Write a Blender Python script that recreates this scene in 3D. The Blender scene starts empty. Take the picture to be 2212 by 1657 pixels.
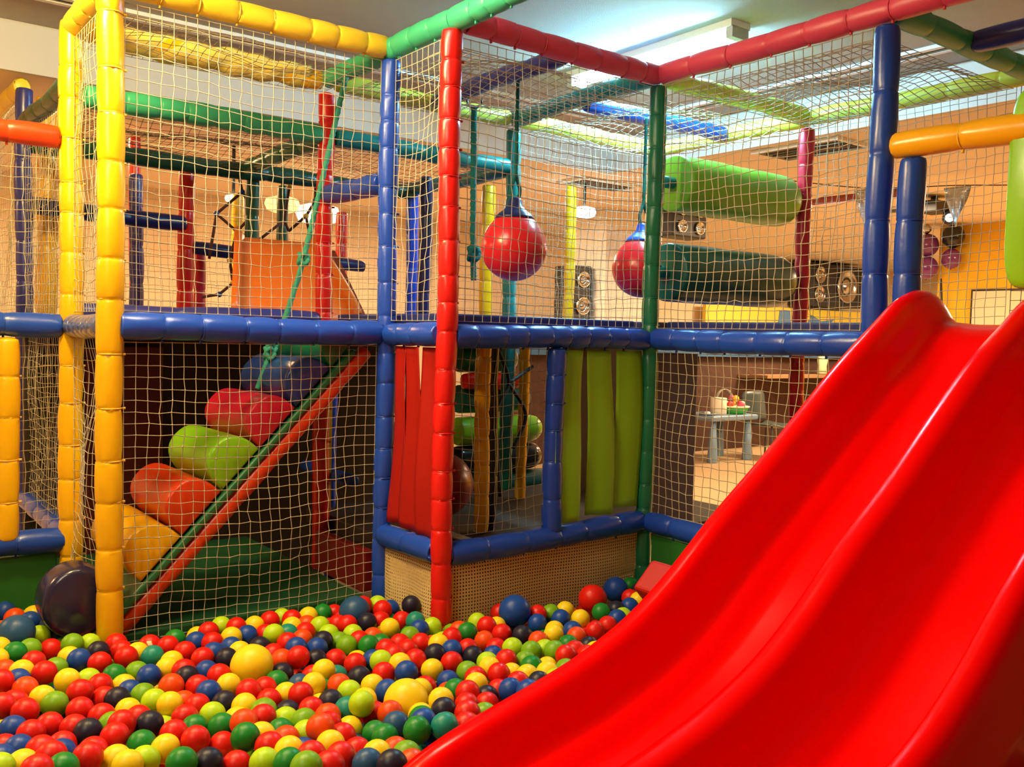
import bpy, math, random, zlib
import numpy as np
from mathutils import Vector, Matrix

# ------------------------------------------------------------------ camera
S = bpy.context.scene
COL = S.collection
F_PX, PITCH, ROLL, TH = 2000.0, 0.0508, 0.0252, 0.6473
EYE = 1.45                                     # eye height above the floor
cp, sp, cr, sr = math.cos(PITCH), math.sin(PITCH), math.cos(ROLL), math.sin(ROLL)
CF = np.array([0, cp, -sp])
CR = cr * np.array([1, 0, 0]) + sr * np.array([0, sp, cp])
CU = -sr * np.array([1, 0, 0]) + cr * np.array([0, sp, cp])
cam = bpy.data.cameras.new('camera')
cam.sensor_fit = 'HORIZONTAL'; cam.sensor_width = 36.0
cam.lens = F_PX / 2212 * 36.0; cam.clip_start = 0.05; cam.clip_end = 100
co = bpy.data.objects.new('camera', cam); COL.objects.link(co)
co.matrix_world = Matrix(((CR[0], CU[0], -CF[0], 0), (CR[1], CU[1], -CF[1], 0), (CR[2], CU[2], -CF[2], EYE), (0, 0, 0, 1)))
S.camera = co
S.view_settings.view_transform = 'Standard'
S.view_settings.look = 'None'
S.view_settings.gamma = 1.0
S.view_settings.use_curve_mapping = False
S.view_settings.exposure = 0.0

# --------------------------------------------------- play frame coordinates
# a runs along the fronts of the bays, b runs into them, z is measured from eye height
O = np.array([-1.4392, 3.3062, 0.0])
U = np.array([math.cos(TH), math.sin(TH), 0.0]); W = np.array([-math.sin(TH), math.cos(TH), 0.0])
Z = np.array([0, 0, 1.0])
M, Q, R_, P_, BK = 1.1192, 0.6162, -0.4742, -1.601, 1.676
def V(a, b, z=0.0): return O + U * a + W * b + np.array([0, 0, z + EYE])

# ------------------------------------------------------------------ light
wd = bpy.data.worlds.new('world'); S.world = wd; wd.use_nodes = True
wd.node_tree.nodes['Background'].inputs[0].default_value = (1.0, 0.72, 0.42, 1)
wd.node_tree.nodes['Background'].inputs[1].default_value = 0.06
def light(name, kind, loc, power, color, size=0.3, sy=None, aim=None, spread=None):
    l = bpy.data.lights.new(name, kind); l.energy = power; l.color = color
    if kind == 'AREA':
        l.size = size
        if sy: l.shape = 'RECTANGLE'; l.size_y = sy
        if spread: l.spread = spread
    else: l.shadow_soft_size = size
    o = bpy.data.objects.new(name, l); COL.objects.link(o); o.location = Vector(loc)
    if aim is not None:
        o.rotation_euler = (Vector(aim) - Vector(loc)).to_track_quat('-Z', 'Y').to_euler()
    return o
WARM = (1.0, 0.74, 0.45); AMBER = (1.0, 0.64, 0.30); COOL = (0.42, 0.76, 1.0)
# warm ceiling lamp just outside the frame, over the corner posts
light('corner_lamp_light', 'POINT', V(-0.50, -0.30, 1.36), 165, (1.0, 0.72, 0.27), 0.10)
# lamps over the front of the pit, behind and above the viewer
light('pit_lamp_light', 'AREA', V(0.45, -0.80, 1.50), 58, (1.0, 0.84, 0.60), 0.18, 1.2, aim=V(0.9, -1.6, -0.6))
light('pit_lamp_light', 'AREA', V(-1.1, -1.5, 1.50), 40, (1.0, 0.82, 0.56), 0.18, 1.2, aim=V(0.2, -1.7, -0.8))
light('pit_lamp_light', 'AREA', V(-1.7, -2.1, 1.50), 30, (1.0, 0.82, 0.56), 0.18, 1.2, aim=V(1.5, -0.6, -0.4))
# fluorescent tube over the far bay
light('tube_light', 'AREA', V(2.75, 0.1, 1.44), 50, COOL, 0.12, 1.2, aim=V(2.75, 0.1, 0))
# lamps below the low ceiling in the rooms behind; the last is added to brighten the far corner
for nm, a, b, e, c in (('back_room_light', 0.6, 3.3, 110, AMBER), ('back_room_light', 3.6, 3.4, 110, WARM),
                       ('back_room_light', -2.6, 2.6, 110, AMBER), ('party_room_light', 6.4, 1.2, 110, WARM),
                       ('party_room_light', 7.6, -1.2, 180, WARM), ('party_room_light', 9.6, 3.3, 170, WARM), ('party_room_light', 12.6, 2.6, 150, WARM)):
    light(nm, 'AREA', V(a, b, 1.22), e, c, 0.8, 0.8, aim=V(a, b, 0))

# -------------------------------------------------------------- materials
def lin(h):
    h = h.lstrip('#'); c = [int(h[i:i + 2], 16) / 255 for i in (0, 2, 4)]
    return tuple((x / 12.92 if x <= 0.04045 else ((x + 0.055) / 1.055) ** 2.4) for x in c) + (1,)
MATS = {}
def mat(name, col, rough=0.4, spec=0.5, bump=0.0, bscale=60, coat=0.0, var=0.0, emit=None, estr=0.0, metal=0.0, trans=0.0, vscale=4):
    if name in MATS: return MATS[name]
    m = bpy.data.materials.new(name); m.use_nodes = True
    nt = m.node_tree; b = nt.nodes['Principled BSDF']
    c = lin(col) if isinstance(col, str) else tuple(col) + (1,)
    b.inputs['Base Color'].default_value = c
    b.inputs['Roughness'].default_value = rough
    b.inputs['Specular IOR Level'].default_value = spec
    b.inputs['Metallic'].default_value = metal
    if coat: b.inputs['Coat Weight'].default_value = coat; b.inputs['Coat Roughness'].default_value = 0.12
    if trans: b.inputs['Transmission Weight'].default_value = trans
    if emit is not None:
        b.inputs['Emission Color'].default_value = lin(emit) if isinstance(emit, str) else tuple(emit) + (1,)
        b.inputs['Emission Strength'].default_value = estr
    if bump or var:
        tc = nt.nodes.new('ShaderNodeTexCoord')
    if var:
        n = nt.nodes.new('ShaderNodeTexNoise'); n.inputs['Scale'].default_value = vscale; n.inputs['Detail'].default_value = 5
        mx = nt.nodes.new('ShaderNodeMix'); mx.data_type = 'RGBA'
        nt.links.new(tc.outputs['Object'], n.inputs['Vector'])
        nt.links.new(n.outputs['Fac'], mx.inputs[0])
        mx.inputs[6].default_value = tuple(x * (1 - var) for x in c[:3]) + (1,)
        mx.inputs[7].default_value = tuple(min(1, x * (1 + var)) for x in c[:3]) + (1,)
        nt.links.new(mx.outputs[2], b.inputs['Base Color'])
    if bump:
        n = nt.nodes.new('ShaderNodeTexNoise'); n.inputs['Scale'].default_value = bscale; n.inputs['Detail'].default_value = 3
        nt.links.new(tc.outputs['Object'], n.inputs['Vector'])
        bp = nt.nodes.new('ShaderNodeBump'); bp.inputs['Strength'].default_value = bump; bp.inputs['Distance'].default_value = 0.01
        nt.links.new(n.outputs['Fac'], bp.inputs['Height']); nt.links.new(bp.outputs['Normal'], b.inputs['Normal'])
    MATS[name] = m
    return m
def vinyl(name, col, rough=0.30): return mat('vinyl_' + name, col, rough, 0.5, bump=0.12, bscale=22)
YEL = vinyl('yellow', (0.86, 0.46, 0.004)); YTOP = vinyl('bright_yellow', (0.88, 0.62, 0.03), 0.4)
RED = vinyl('red', (0.66, 0.008, 0.006)); CRIM = vinyl('crimson', (0.55, 0.012, 0.035)); REDCAST = vinyl('red_lamp_cast', (0.62, 0.055, 0.11), 0.42)  # last one: red vinyl with the tube lamp's purple cast mixed into its colour
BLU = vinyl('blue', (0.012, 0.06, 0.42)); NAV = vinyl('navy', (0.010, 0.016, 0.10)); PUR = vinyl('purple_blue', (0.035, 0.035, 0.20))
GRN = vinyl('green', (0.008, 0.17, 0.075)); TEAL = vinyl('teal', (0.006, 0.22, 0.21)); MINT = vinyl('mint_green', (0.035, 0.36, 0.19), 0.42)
DGR = vinyl('dark_green', (0.008, 0.07, 0.03)); LIME = vinyl('lime', (0.24, 0.56, 0.012)); PALE = vinyl('lime_yellow', (0.60, 0.66, 0.06), 0.42)
ORA = vinyl('orange', (0.80, 0.15, 0.008), 0.35); AMB = vinyl('amber', (0.90, 0.45, 0.008), 0.28); ORED = vinyl('orange_red', (0.66, 0.045, 0.006))
BBLU = vinyl('bright_blue', (0.006, 0.07, 0.62))
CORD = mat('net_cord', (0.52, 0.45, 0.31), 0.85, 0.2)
WRAP = mat('wrinkled_wrap', (0.10, 0.12, 0.26), 0.18, 0.7, bump=0.6, bscale=30)
TIE = mat('tie_black', (0.02, 0.02, 0.02), 0.5); TIEY = mat('tie_yellow', (0.85, 0.5, 0.05), 0.5)
ROPE = mat('rope_green', (0.05, 0.30, 0.20), 0.8, 0.2, bump=0.4, bscale=200)
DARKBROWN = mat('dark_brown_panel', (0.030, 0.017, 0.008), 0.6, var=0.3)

# ------------------------------------------------------------ mesh building
class MB:
    def __init__(s): s.v = []; s.f = []; s.mi = []; s.n = 0
    def add(s, verts, faces, mi=0):
        verts = np.asarray(verts, float).reshape(-1, 3); k = s.n
        s.v.append(verts); s.n += len(verts)
        s.f.extend([tuple(i + k for i in f) for f in faces]); s.mi.extend([mi] * len(faces))
    def box(s, c, h, axes=None, mi=0):          # centre, half sizes, axes rows
        A = np.array([U, W, Z]) if axes is None else np.asarray(axes)
        c = np.asarray(c, float)
        vs = [c + A[0] * h[0] * i + A[1] * h[1] * j + A[2] * h[2] * k for i in (-1, 1) for j in (-1, 1) for k in (-1, 1)]
        s.add(vs, [(0, 1, 3, 2), (4, 6, 7, 5), (0, 4, 5, 1), (2, 3, 7, 6), (0, 2, 6, 4), (1, 5, 7, 3)], mi)
    def abz(s, a0, a1, b0, b1, z0, z1, mi=0):
        s.box(V((a0 + a1) / 2, (b0 + b1) / 2, (z0 + z1) / 2), (abs(a1 - a0) / 2, abs(b1 - b0) / 2, abs(z1 - z0) / 2), mi=mi)
    def rings(s, R, cap=True, mi=0):            # R: array (n, k, 3) of closed rings
        R = np.asarray(R, float); n, k = R.shape[:2]
        fs = [(i * k + j, i * k + (j + 1) % k, (i + 1) * k + (j + 1) % k, (i + 1) * k + j) for i in range(n - 1) for j in range(k)]
        if cap: fs += [tuple(range(k))[::-1], tuple((n - 1) * k + j for j in range(k))]
        s.add(R.reshape(-1, 3), fs, mi)
    def tube(s, pts, r, k=8, cap=True, mi=0, twist=0.0, amp=0.0):
        pts = np.asarray(pts, float); n = len(pts)
        T = np.gradient(pts, axis=0); T /= np.linalg.norm(T, axis=1)[:, None] + 1e-12
        ref = np.array([0.13, 0.31, 1.0]) if abs(T[0][2]) < 0.9 else np.array([1.0, 0.2, 0.1])
        N = np.cross(T, ref); N /= np.linalg.norm(N, axis=1)[:, None]; B = np.cross(T, N)
        d = np.concatenate([[0], np.cumsum(np.linalg.norm(np.diff(pts, axis=0), axis=1))])
        rr = np.broadcast_to(np.asarray(r, float), (n,))
        th = np.arange(k) * 2 * math.pi / k
        R = []
        for i in range(n):
            q = rr[i] * (1 + amp * np.cos(3 * (th - twist * d[i])))
            R.append(pts[i] + np.outer(q * np.cos(th), N[i]) + np.outer(q * np.sin(th), B[i]))
        s.rings(R, cap, mi)
    def sphere(s, c, r, nu=16, nv=10, sc=(1, 1, 1), mi=0):
        c = np.asarray(c, float); vs = [c + np.array([0, 0, r * sc[2]])]
        for i in range(1, nv):
            t = math.pi * i / nv
            for j in range(nu):
                p = 2 * math.pi * j / nu
                vs.append(c + np.array([r * sc[0] * math.sin(t) * math.cos(p), r * sc[1] * math.sin(t) * math.sin(p), r * sc[2] * math.cos(t)]))
        vs.append(c - np.array([0, 0, r * sc[2]]))
        fs = [(0, 1 + j, 1 + (j + 1) % nu) for j in range(nu)]
        for i in range(nv - 2):
            for j in range(nu):
                a = 1 + i * nu + j; b = 1 + i * nu + (j + 1) % nu
                fs.append((a, a + nu, b + nu, b))
        e = len(vs) - 1; o = 1 + (nv - 2) * nu
        fs += [(e, o + (j + 1) % nu, o + j) for j in range(nu)]
        s.add(vs, fs, mi)
    def lathe(s, base, prof, k=24, axis=Z, mi=0):
        axis = np.asarray(axis, float); x = np.cross(axis, [0.3, 1, 0.2]); x /= np.linalg.norm(x); y = np.cross(axis, x)
        th = np.arange(k) * 2 * math.pi / k
        ring = np.outer(np.cos(th), x) + np.outer(np.sin(th), y)
        s.rings([np.asarray(base) + axis * h + ring * max(r, 1e-4) for r, h in prof], True, mi)
    def strip(s, grid, thick=0.0, nrm=None, mi=0):   # grid (n,m,3), optional thickness
        G = np.asarray(grid, float); n, m = G.shape[:2]
        if not thick:
            s.add(G.reshape(-1, 3), [(i * m + j, i * m + j + 1, (i + 1) * m + j + 1, (i + 1) * m + j) for i in range(n - 1) for j in range(m - 1)], mi); return
        if nrm is None:
            du = np.gradient(G, axis=0); dv = np.gradient(G, axis=1); N = np.cross(du, dv); N /= np.linalg.norm(N, axis=2)[..., None] + 1e-12
        else: N = np.broadcast_to(np.asarray(nrm, float), G.shape)
        A = G + N * thick / 2; B = G - N * thick / 2; k = n * m
        fs = []
        for i in range(n - 1):
            for j in range(m - 1):
                q = (i * m + j, i * m + j + 1, (i + 1) * m + j + 1, (i + 1) * m + j)
                fs.append(q); fs.append(tuple(x + k for x in q[::-1]))
        edge = [j for j in range(m)] + [i * m + m - 1 for i in range(1, n)] + [(n - 1) * m + j for j in range(m - 2, -1, -1)] + [i * m for i in range(n - 2, 0, -1)]
        for x, y in zip(edge, edge[1:] + edge[:1]): fs.append((x, x + k, y + k, y))
        s.add(np.concatenate([A.reshape(-1, 3), B.reshape(-1, 3)]), fs, mi)
    def mesh(s, name, mats, loc, smooth=True):
        me = bpy.data.meshes.new(name)
        vs = np.concatenate(s.v) - np.asarray(loc)
        me.from_pydata(vs.tolist(), [], s.f)
        for m in (mats if isinstance(mats, (list, tuple)) else [mats]): me.materials.append(m)
        if isinstance(mats, (list, tuple)): me.polygons.foreach_set('material_index', s.mi)
        me.polygons.foreach_set('use_smooth', [smooth] * len(me.polygons))
        me.update()
        return me

def smooth_by_angle(o, deg=40):
    me = o.data; me.update()
    import bmesh
    bm = bmesh.new(); bm.from_mesh(me)
    bmesh.ops.recalc_face_normals(bm, faces=bm.faces)
    for e in bm.edges:
        if len(e.link_faces) == 2 and e.calc_face_angle(0) > math.radians(deg): e.smooth = False
    bm.to_mesh(me); bm.free()
WL = {}
def obj(name, mb, mats, parent=None, smooth=True, loc=None, sharp=None):
    """one mesh object; mb holds world coordinates"""
    allv = np.concatenate(mb.v)
    if loc is None:
        loc = WL[parent.name] if parent is not None else np.array([(allv[:, 0].min() + allv[:, 0].max()) / 2, (allv[:, 1].min() + allv[:, 1].max()) / 2, allv[:, 2].min()])
    loc = np.asarray(loc, float)
    o = bpy.data.objects.new(name, mb.mesh(name, mats, loc, smooth)); COL.objects.link(o)
    WL[o.name] = loc
    if parent is not None:
        o.parent = parent; o.location = Vector(loc - WL[parent.name])
    else: o.location = Vector(loc)
    if sharp: smooth_by_angle(o, sharp)
    return o
def tag(o, label, cat, group=None, kind=None):
    o['label'] = label; o['category'] = cat
    if group: o['group'] = group
    if kind: o['kind'] = kind
    return o
def thing(name, label, cat, loc, group=None):
    o = bpy.data.objects.new(name, None); COL.objects.link(o); o.empty_display_size = 0.05
    loc = np.asarray(loc, float); o.location = Vector(loc); WL[o.name] = loc
    return tag(o, label, cat, group)
def struct(name, mb, m, smooth=False, label=None, sharp=None):
    o = obj(name, mb, m, smooth=smooth, sharp=sharp); o['kind'] = 'structure'
    if label: o['label'] = label
    return o

# --------------------------------------------------------- padded members
RNG = random.Random(7)
def pad_profile(L, r, seg, rng):
    cuts = [0.0]
    while cuts[-1] < L - seg * 0.6: cuts.append(cuts[-1] + seg * rng.uniform(0.8, 1.25))
    k = L / cuts[-1]; cuts = [c * k for c in cuts]
    prof = []
    for c0, c1 in zip(cuts, cuts[1:]):
        rb = r * rng.uniform(0.99, 1.06)
        for t in (0.0, 0.03, 0.08, 0.18, 0.35, 0.5, 0.65, 0.82, 0.92, 0.97):
            b = min(1.0, math.sin(math.pi * max(t, 0.001)) ** 0.30)
            prof.append((c0 + (c1 - c0) * t, r * 0.85 + (rb - r * 0.85) * b, min(t, 1 - t) * (c1 - c0)))
    prof.append((L, r * 0.85, 0))
    return prof, cuts
def pad_mesh(mb, p0, p1, r, seg=0.14, rng=None, k=20, wob=0.004, round_ends=True):
    rng = rng or RNG
    p0 = np.asarray(p0, float); p1 = np.asarray(p1, float); L = np.linalg.norm(p1 - p0); ax = (p1 - p0) / L
    x = np.cross(ax, [0.31, 0.2, 1.0] if abs(ax[2]) < 0.9 else [1.0, 0.1, 0]); x /= np.linalg.norm(x); y = np.cross(ax, x)
    th = np.arange(k) * 2 * math.pi / k
    prof, cuts = pad_profile(L, r, seg, rng)
    ph = rng.uniform(0, 6.28); f1 = rng.uniform(5, 9)
    R = []
    if round_ends:
        for h, q in ((0.0, 0.25), (0.12, 0.62), (0.35, 0.86)):
            R.append(p0 + ax * (h * r * 0.5 - r * 0.16) + np.outer(np.cos(th) * r * q, x) + np.outer(np.sin(th) * r * q, y))
    for h, q, d in prof:
        pk = 0.10 * math.exp(-d / 0.013) + 0.022 * math.exp(-d / 0.04)
        if d < 1e-6: pk = 0.02
        ang = 1 + pk * np.cos(7 * th + ph + int(h / seg) * 1.7) * np.cos(3 * th + ph * 2)
        off = x * wob * math.sin(h * f1 + ph) + y * wob * math.cos(h * f1 * 0.8 + ph)
        R.append(p0 + ax * h + off + np.outer(np.cos(th) * q * ang, x) + np.outer(np.sin(th) * q * ang, y))
    if round_ends:
        for h, q in ((0.35, 0.86), (0.12, 0.62), (0.0, 0.25)):
            R.append(p1 - ax * (h * r * 0.5 - r * 0.16) + np.outer(np.cos(th) * r * q, x) + np.outer(np.sin(th) * r * q, y))
    mb.rings(R)
    return cuts, ax, x, y
def member(name, label, cat, p0, p1, r, m, group=None, near=False, seg=0.14, tie=None, wob=0.004):
    """padded tube of the play frame: foam sleeve, and for the near ones each cable tie that pinches it"""
    rng = random.Random(zlib.crc32(label.encode()))
    mb = MB(); cuts, ax, x, y = pad_mesh(mb, p0, p1, r, seg, rng, 24 if near else 14, wob)
    if not near:
        return tag(obj(name, mb, m), label, cat, group)
    base = p0 if p0[2] <= p1[2] else p1
    t = thing(name, label, cat, base, group)
    obj('foam_sleeve', mb, m, t)
    tb = MB(); th = np.arange(20) * 2 * math.pi / 20; rr = r * 0.86 + 0.0015
    tb.rings([ax * h + np.outer(np.cos(th) * q, x) + np.outer(np.sin(th) * q, y) for h, q in ((-0.0022, rr - 0.004), (-0.0022, rr), (0.0022, rr), (0.0022, rr - 0.004))], cap=False)
    nd = -W * 0.2 + U * 0.98 if abs(ax[2]) > 0.9 else -Z
    tb.box(nd * (rr + 0.006), (0.006, 0.004, 0.004), (nd, np.cross(nd, ax), ax))
    me = tb.mesh('cable_tie', tie or m, np.zeros(3))
    L = np.linalg.norm(np.asarray(p1) - np.asarray(p0))
    for c in cuts[1:-1]:
        o = bpy.data.objects.new('cable_tie', me); COL.objects.link(o); o.parent = t
        o.location = Vector(np.asarray(p0) + ax * c - WL[t.name])
    return t

# ---------------------------------------------------------------- netting
def net(name, label, p00, e1, e2, m=None, cell=0.043, r=0.0016, jit=0.0022, sag=0.009, knots=True, seed=1, group='safety nets', shape=None, kind=None):
    """square-mesh net over the parallelogram p00, p00+e1, p00+e2: cords crossing at jittered knots"""
    rg = np.random.default_rng(seed)
    p00, e1, e2 = (np.asarray(q, float) for q in (p00, e1, e2))
    l1, l2 = np.linalg.norm(e1), np.linalg.norm(e2); n1 = max(2, round(l1 / cell)); n2 = max(2, round(l2 / cell))
    s = np.linspace(0, 1, n1 + 1)[:, None]; t = np.linspace(0, 1, n2 + 1)[None, :]
    nr = np.cross(e1, e2); nr /= np.linalg.norm(nr)
    f = rg.uniform(1.2, 3.2, 4); ph = rg.uniform(0, 6.28, 8)
    G = p00 + s[..., None] * e1 + t[..., None] * e2
    edge = np.minimum(1, 8 * np.minimum(s, 1 - s)) * np.minimum(1, 8 * np.minimum(t, 1 - t))
    dn = sag * (np.sin(f[0] * 3 * s + f[1] * 2 * t + ph[0]) + 0.6 * np.sin(f[2] * 5 * t - f[3] * 2 * s + ph[1])) * edge
    d2 = -0.022 * np.sin(math.pi * s) * (1 - t * 0.4) * edge + 0.003 * np.sin(f[1] * 4 * s + ph[2]) * edge
    d1 = 0.006 * np.sin(f[2] * 2.2 * t + ph[3] + 2 * s) * edge
    G = G + dn[..., None] * nr + d2[..., None] * (e2 / l2) + d1[..., None] * (e1 / l1)
    G = G + rg.normal(0, jit, G.shape) * edge[..., None]
    if shape is not None: G = shape(G, s, t)
    mb = MB()
    def cords(A):                       # A (lines, pts, 3)
        nl, npt = A.shape[:2]
        T = np.gradient(A, axis=1); T /= np.linalg.norm(T, axis=2)[..., None]
        x = np.cross(T, nr); x /= np.linalg.norm(x, axis=2)[..., None] + 1e-9; y = np.cross(T, x)
        ring = np.stack([A + (x * math.cos(q) + y * math.sin(q)) * r for q in (0.0, 2.094, 4.189)], axis=2)   # nl, npt, 3, 3
        vs = ring.reshape(-1, 3)
        L, Pp = np.meshgrid(np.arange(nl), np.arange(npt - 1), indexing='ij'); b0 = ((L * npt + Pp) * 3).ravel()
        fs = []
        for j in range(3):
            j2 = (j + 1) % 3
            fs.append(np.stack([b0 + j, b0 + j2, b0 + 3 + j2, b0 + 3 + j], 1))
        mb.add(vs, [tuple(q) for q in np.concatenate(fs).tolist()])
    cords(G); cords(np.swapaxes(G, 0, 1))
    if knots:
        K = G.reshape(-1, 3); q = r * 2.0
        offs = np.array([[q, 0, 0], [-q, 0, 0], [0, q, 0], [0, -q, 0], [0, 0, q], [0, 0, -q]])
        vs = (K[:, None, :] + offs[None]).reshape(-1, 3); b0 = np.arange(len(K)) * 6
        fs = np.concatenate([np.stack([b0 + a, b0 + b, b0 + c], 1) for a, b, c in ((0, 2, 4), (2, 1, 4), (1, 3, 4), (3, 0, 4), (2, 0, 5), (1, 2, 5), (3, 1, 5), (0, 3, 5))])
        mb.add(vs, [tuple(x) for x in fs.tolist()])
    return tag(obj(name, mb, m or CORD), label, 'net', group, kind)
def rope_pts(ctrl, n):
    ctrl = np.asarray(ctrl, float); k = len(ctrl)
    P = np.vstack([2 * ctrl[0] - ctrl[1], ctrl, 2 * ctrl[-1] - ctrl[-2]]); out = []
    for i in range(k - 1):
        for t in np.linspace(0, 1, n, endpoint=(i == k - 2)):
            a, b, c, d = P[i:i + 4]
            out.append(0.5 * (2 * b + (c - a) * t + (2 * a - 5 * b + 4 * c - d) * t * t + (3 * b - a - 3 * c + d) * t ** 3))
    return np.array(out)

# =================================================================== room
CEIL = mat('stippled_ceiling', (0.55, 0.52, 0.47), 0.9, 0.1, bump=0.9, bscale=260)
LOWC = mat('low_ceiling_plaster', (0.80, 0.68, 0.54), 0.9, 0.1)
FASC = mat('bulkhead_paint', (0.66, 0.64, 0.60), 0.8, 0.1)
PEACH = mat('peach_wall_paint', (0.74, 0.58, 0.38), 0.85, 0.1, var=0.06)
YWALL = mat('yellow_wall_paint', (0.80, 0.47, 0.03), 0.8, 0.1)
FLOORM = mat('tan_floor', (0.50, 0.33, 0.17), 0.45, 0.4, var=0.08)
WHITE = mat('white_trim', (0.75, 0.75, 0.72), 0.5)
SLOT = mat('dark_slot', (0.02, 0.02, 0.022), 0.6)
AW, BW, LCZ, HCZ = 4.15, 1.90, 1.30, 1.55       # fascia lines, low and high ceiling
b = MB(); b.abz(-6, 15, -8, 5.6, -1.55, -1.45); struct('floor', b, FLOORM)
b = MB(); b.abz(-6, AW, -8, BW, HCZ, HCZ + 0.1); struct('ceiling', b, CEIL)
b = MB(); b.abz(AW + 0.04, 15, -8, 5.6, LCZ, LCZ + 0.35); b.abz(-6, AW + 0.04, BW + 0.04, 5.6, LCZ, LCZ + 0.35); struct('ceiling_low', b, LOWC)
b = MB(); b.abz(-6, AW + 0.04, BW, BW + 0.039, LCZ - 0.005, HCZ - 0.001); struct('trim_1', b, FASC, label='pale vertical face of the ceiling bulkhead behind the frame')
b = MB(); b.abz(AW, AW + 0.039, -8, BW - 0.001, LCZ - 0.005, HCZ - 0.001); struct('trim_2', b, FASC, label='pale vertical face of the ceiling bulkhead over the party room')
b = MB(); b.abz(-6, 15, 5.5, 5.6, -1.45, LCZ); struct('wall_back', b, PEACH)
b = MB(); b.abz(-6, -5.9, -8, 5.5, -1.45, HCZ); struct('wall_left', b, PEACH)
b = MB(); b.abz(14.9, 15, -8, 5.5, -1.45, LCZ); struct('wall_right', b, PEACH)
b = MB(); b.abz(-5.9, 14.9, -8, -7.9, -1.45, HCZ); struct('wall_front', b, PEACH)
b = MB(); b.abz(8.85, 9.0, -7.9, 1.75, -1.45, LCZ); struct('wall_partition', b, YWALL)
# twin white rails with a dark slot between them, let into the high ceiling along both bulkheads
for n, (i0, i1) in enumerate((((-6, 3.80), (1.32, 1.44)), ((3.76, 3.88), (-8, 1.30)))):
    b = MB()
    if n == 0:
        b.abz(*i0, i1[0], i1[0] + .035, HCZ - .02, HCZ - .001); b.abz(*i0, i1[1] - .035, i1[1], HCZ - .02, HCZ - .001); b.abz(*i0, i1[0] + .035, i1[1] - .035, HCZ - .008, HCZ - .001, mi=1)
    else:
        b.abz(i0[0], i0[0] + .035, *i1, HCZ - .02, HCZ - .001); b.abz(i0[1] - .035, i0[1], *i1, HCZ - .02, HCZ - .001); b.abz(i0[0] + .035, i0[1] - .035, *i1, HCZ - .008, HCZ - .001, mi=1)
    struct('trim_%d' % (n + 3), b, [WHITE, SLOT])
# square pillar in the back room
b = MB(); b.abz(5.42, 6.1, 3.3, 3.9, -1.45, LCZ); struct('wall_pillar', b, mat('beige_pillar', (0.80, 0.70, 0.56), 0.85, 0.1))

# fluorescent batten on the ceiling
t = thing('fluorescent_light', 'white fluorescent batten glowing on the ceiling above the red corner beams', 'ceiling light', V(2.75, 0.10, HCZ - 0.09))
b = MB(); b.abz(2.68, 2.82, -0.51, 0.71, HCZ - 0.035, HCZ - 0.001); obj('lamp_body', b, WHITE, t, smooth=False)
b = MB(); b.tube([V(2.75, -0.47, HCZ - 0.06), V(2.75, 0.1, HCZ - 0.06), V(2.75, 0.67, HCZ - 0.06)], 0.022, 14)
obj('tube', b, mat('lit_tube', (0.9, 0.95, 1), 0.4, emit=(0.30, 0.72, 1.0), estr=290), t)
for bb in (-0.49, 0.69):
    b = MB(); b.abz(2.69, 2.81, bb - 0.02, bb + 0.02, HCZ - 0.085, HCZ - 0.03); obj('end_cap', b, mat('grey_cap', (0.45, 0.44, 0.42), 0.5), t, smooth=False)

# ============================================================ frame: posts
RP = 0.040
def post(label, a, bb, z0, z1, r, m, **k): return member('padded_post', label, 'post', V(a, bb, z0), V(a, bb, z1), r, m, 'padded posts of the play frame', **k)
def beam(label, p, q, r, m, **k): return member('padded_crossbar', label, 'crossbar', V(*p), V(*q), r, m, 'padded crossbars of the play frame', **k)
G1, G2, G3 = M, 2 * M, 3 * M
post('thick amber yellow post in front, running from pit to ceiling beam at the net corner', 0, 0, -1.27, 1.24, 0.046, YEL, near=True, tie=TIEY, seg=0.155)
post('amber yellow post standing just behind the front yellow post, worn wrap beside it', 0, Q, -1.27, 1.22, 0.046, YEL, near=True, tie=TIEY, seg=0.145)
post('short yellow post between two blue beams above the green pit wall', -0.235, Q, -0.86, -0.06, 0.045, YEL, near=True, tie=TIEY, seg=0.16)
post('tall blue post where the yellow and mint top beams meet', G1, 0, -1.27, 1.15, 0.041, BLU, near=True, seg=0.135)
post('tall red post rising from the balls between the two tan mesh skirts', G1, R_, -1.27, 1.16, 0.041, RED, near=True, seg=0.125)
post('green post at the inner corner below the red beams, behind lime strips', G2, R_, -1.27, 1.15, 0.039, GRN, near=True, seg=0.13)
post('tall blue post beside the slide carrying the red top beam', G2, P_, -1.27, 1.14, 0.045, BLU, near=True, seg=0.2)
post('blue post under the amber beam at the top of the slide', G2, P_ - 0.125, -0.9, 0.655, 0.047, BLU, near=True, seg=0.2)
post('short blue post between tan netting and lime strips', 1.5 * M, R_, -0.83, -0.05, 0.043, BLU, near=True, seg=0.13)
post('red post behind the climbing rolls holding the green rope corner', G1, Q, -1.15, 1.13, RP, RED, near=True, seg=0.15)
post('teal post behind the red punch ball', G2, Q, -0.85, 1.13, RP, TEAL, seg=0.18)
post('teal post at the far corner of the roller bay under lime yellow beams', G3, Q, -0.9, 1.13, RP, TEAL, seg=0.18)
post('crimson post at the far ends of the two green rollers', G3, R_, -1.44, 1.13, RP, CRIM, seg=0.17)
post('dull blue post at the far corner behind the yellow posts', 0, BK, -1.44, 1.16, RP, PUR, seg=0.18)
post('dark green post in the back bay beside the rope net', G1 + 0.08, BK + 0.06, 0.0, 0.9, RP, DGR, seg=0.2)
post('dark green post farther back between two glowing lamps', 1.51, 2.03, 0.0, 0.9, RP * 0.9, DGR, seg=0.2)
post('light blue post in the back row behind the tall blue post', G2, BK, 0.0, 0.9, RP, BBLU, seg=0.2)
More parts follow.
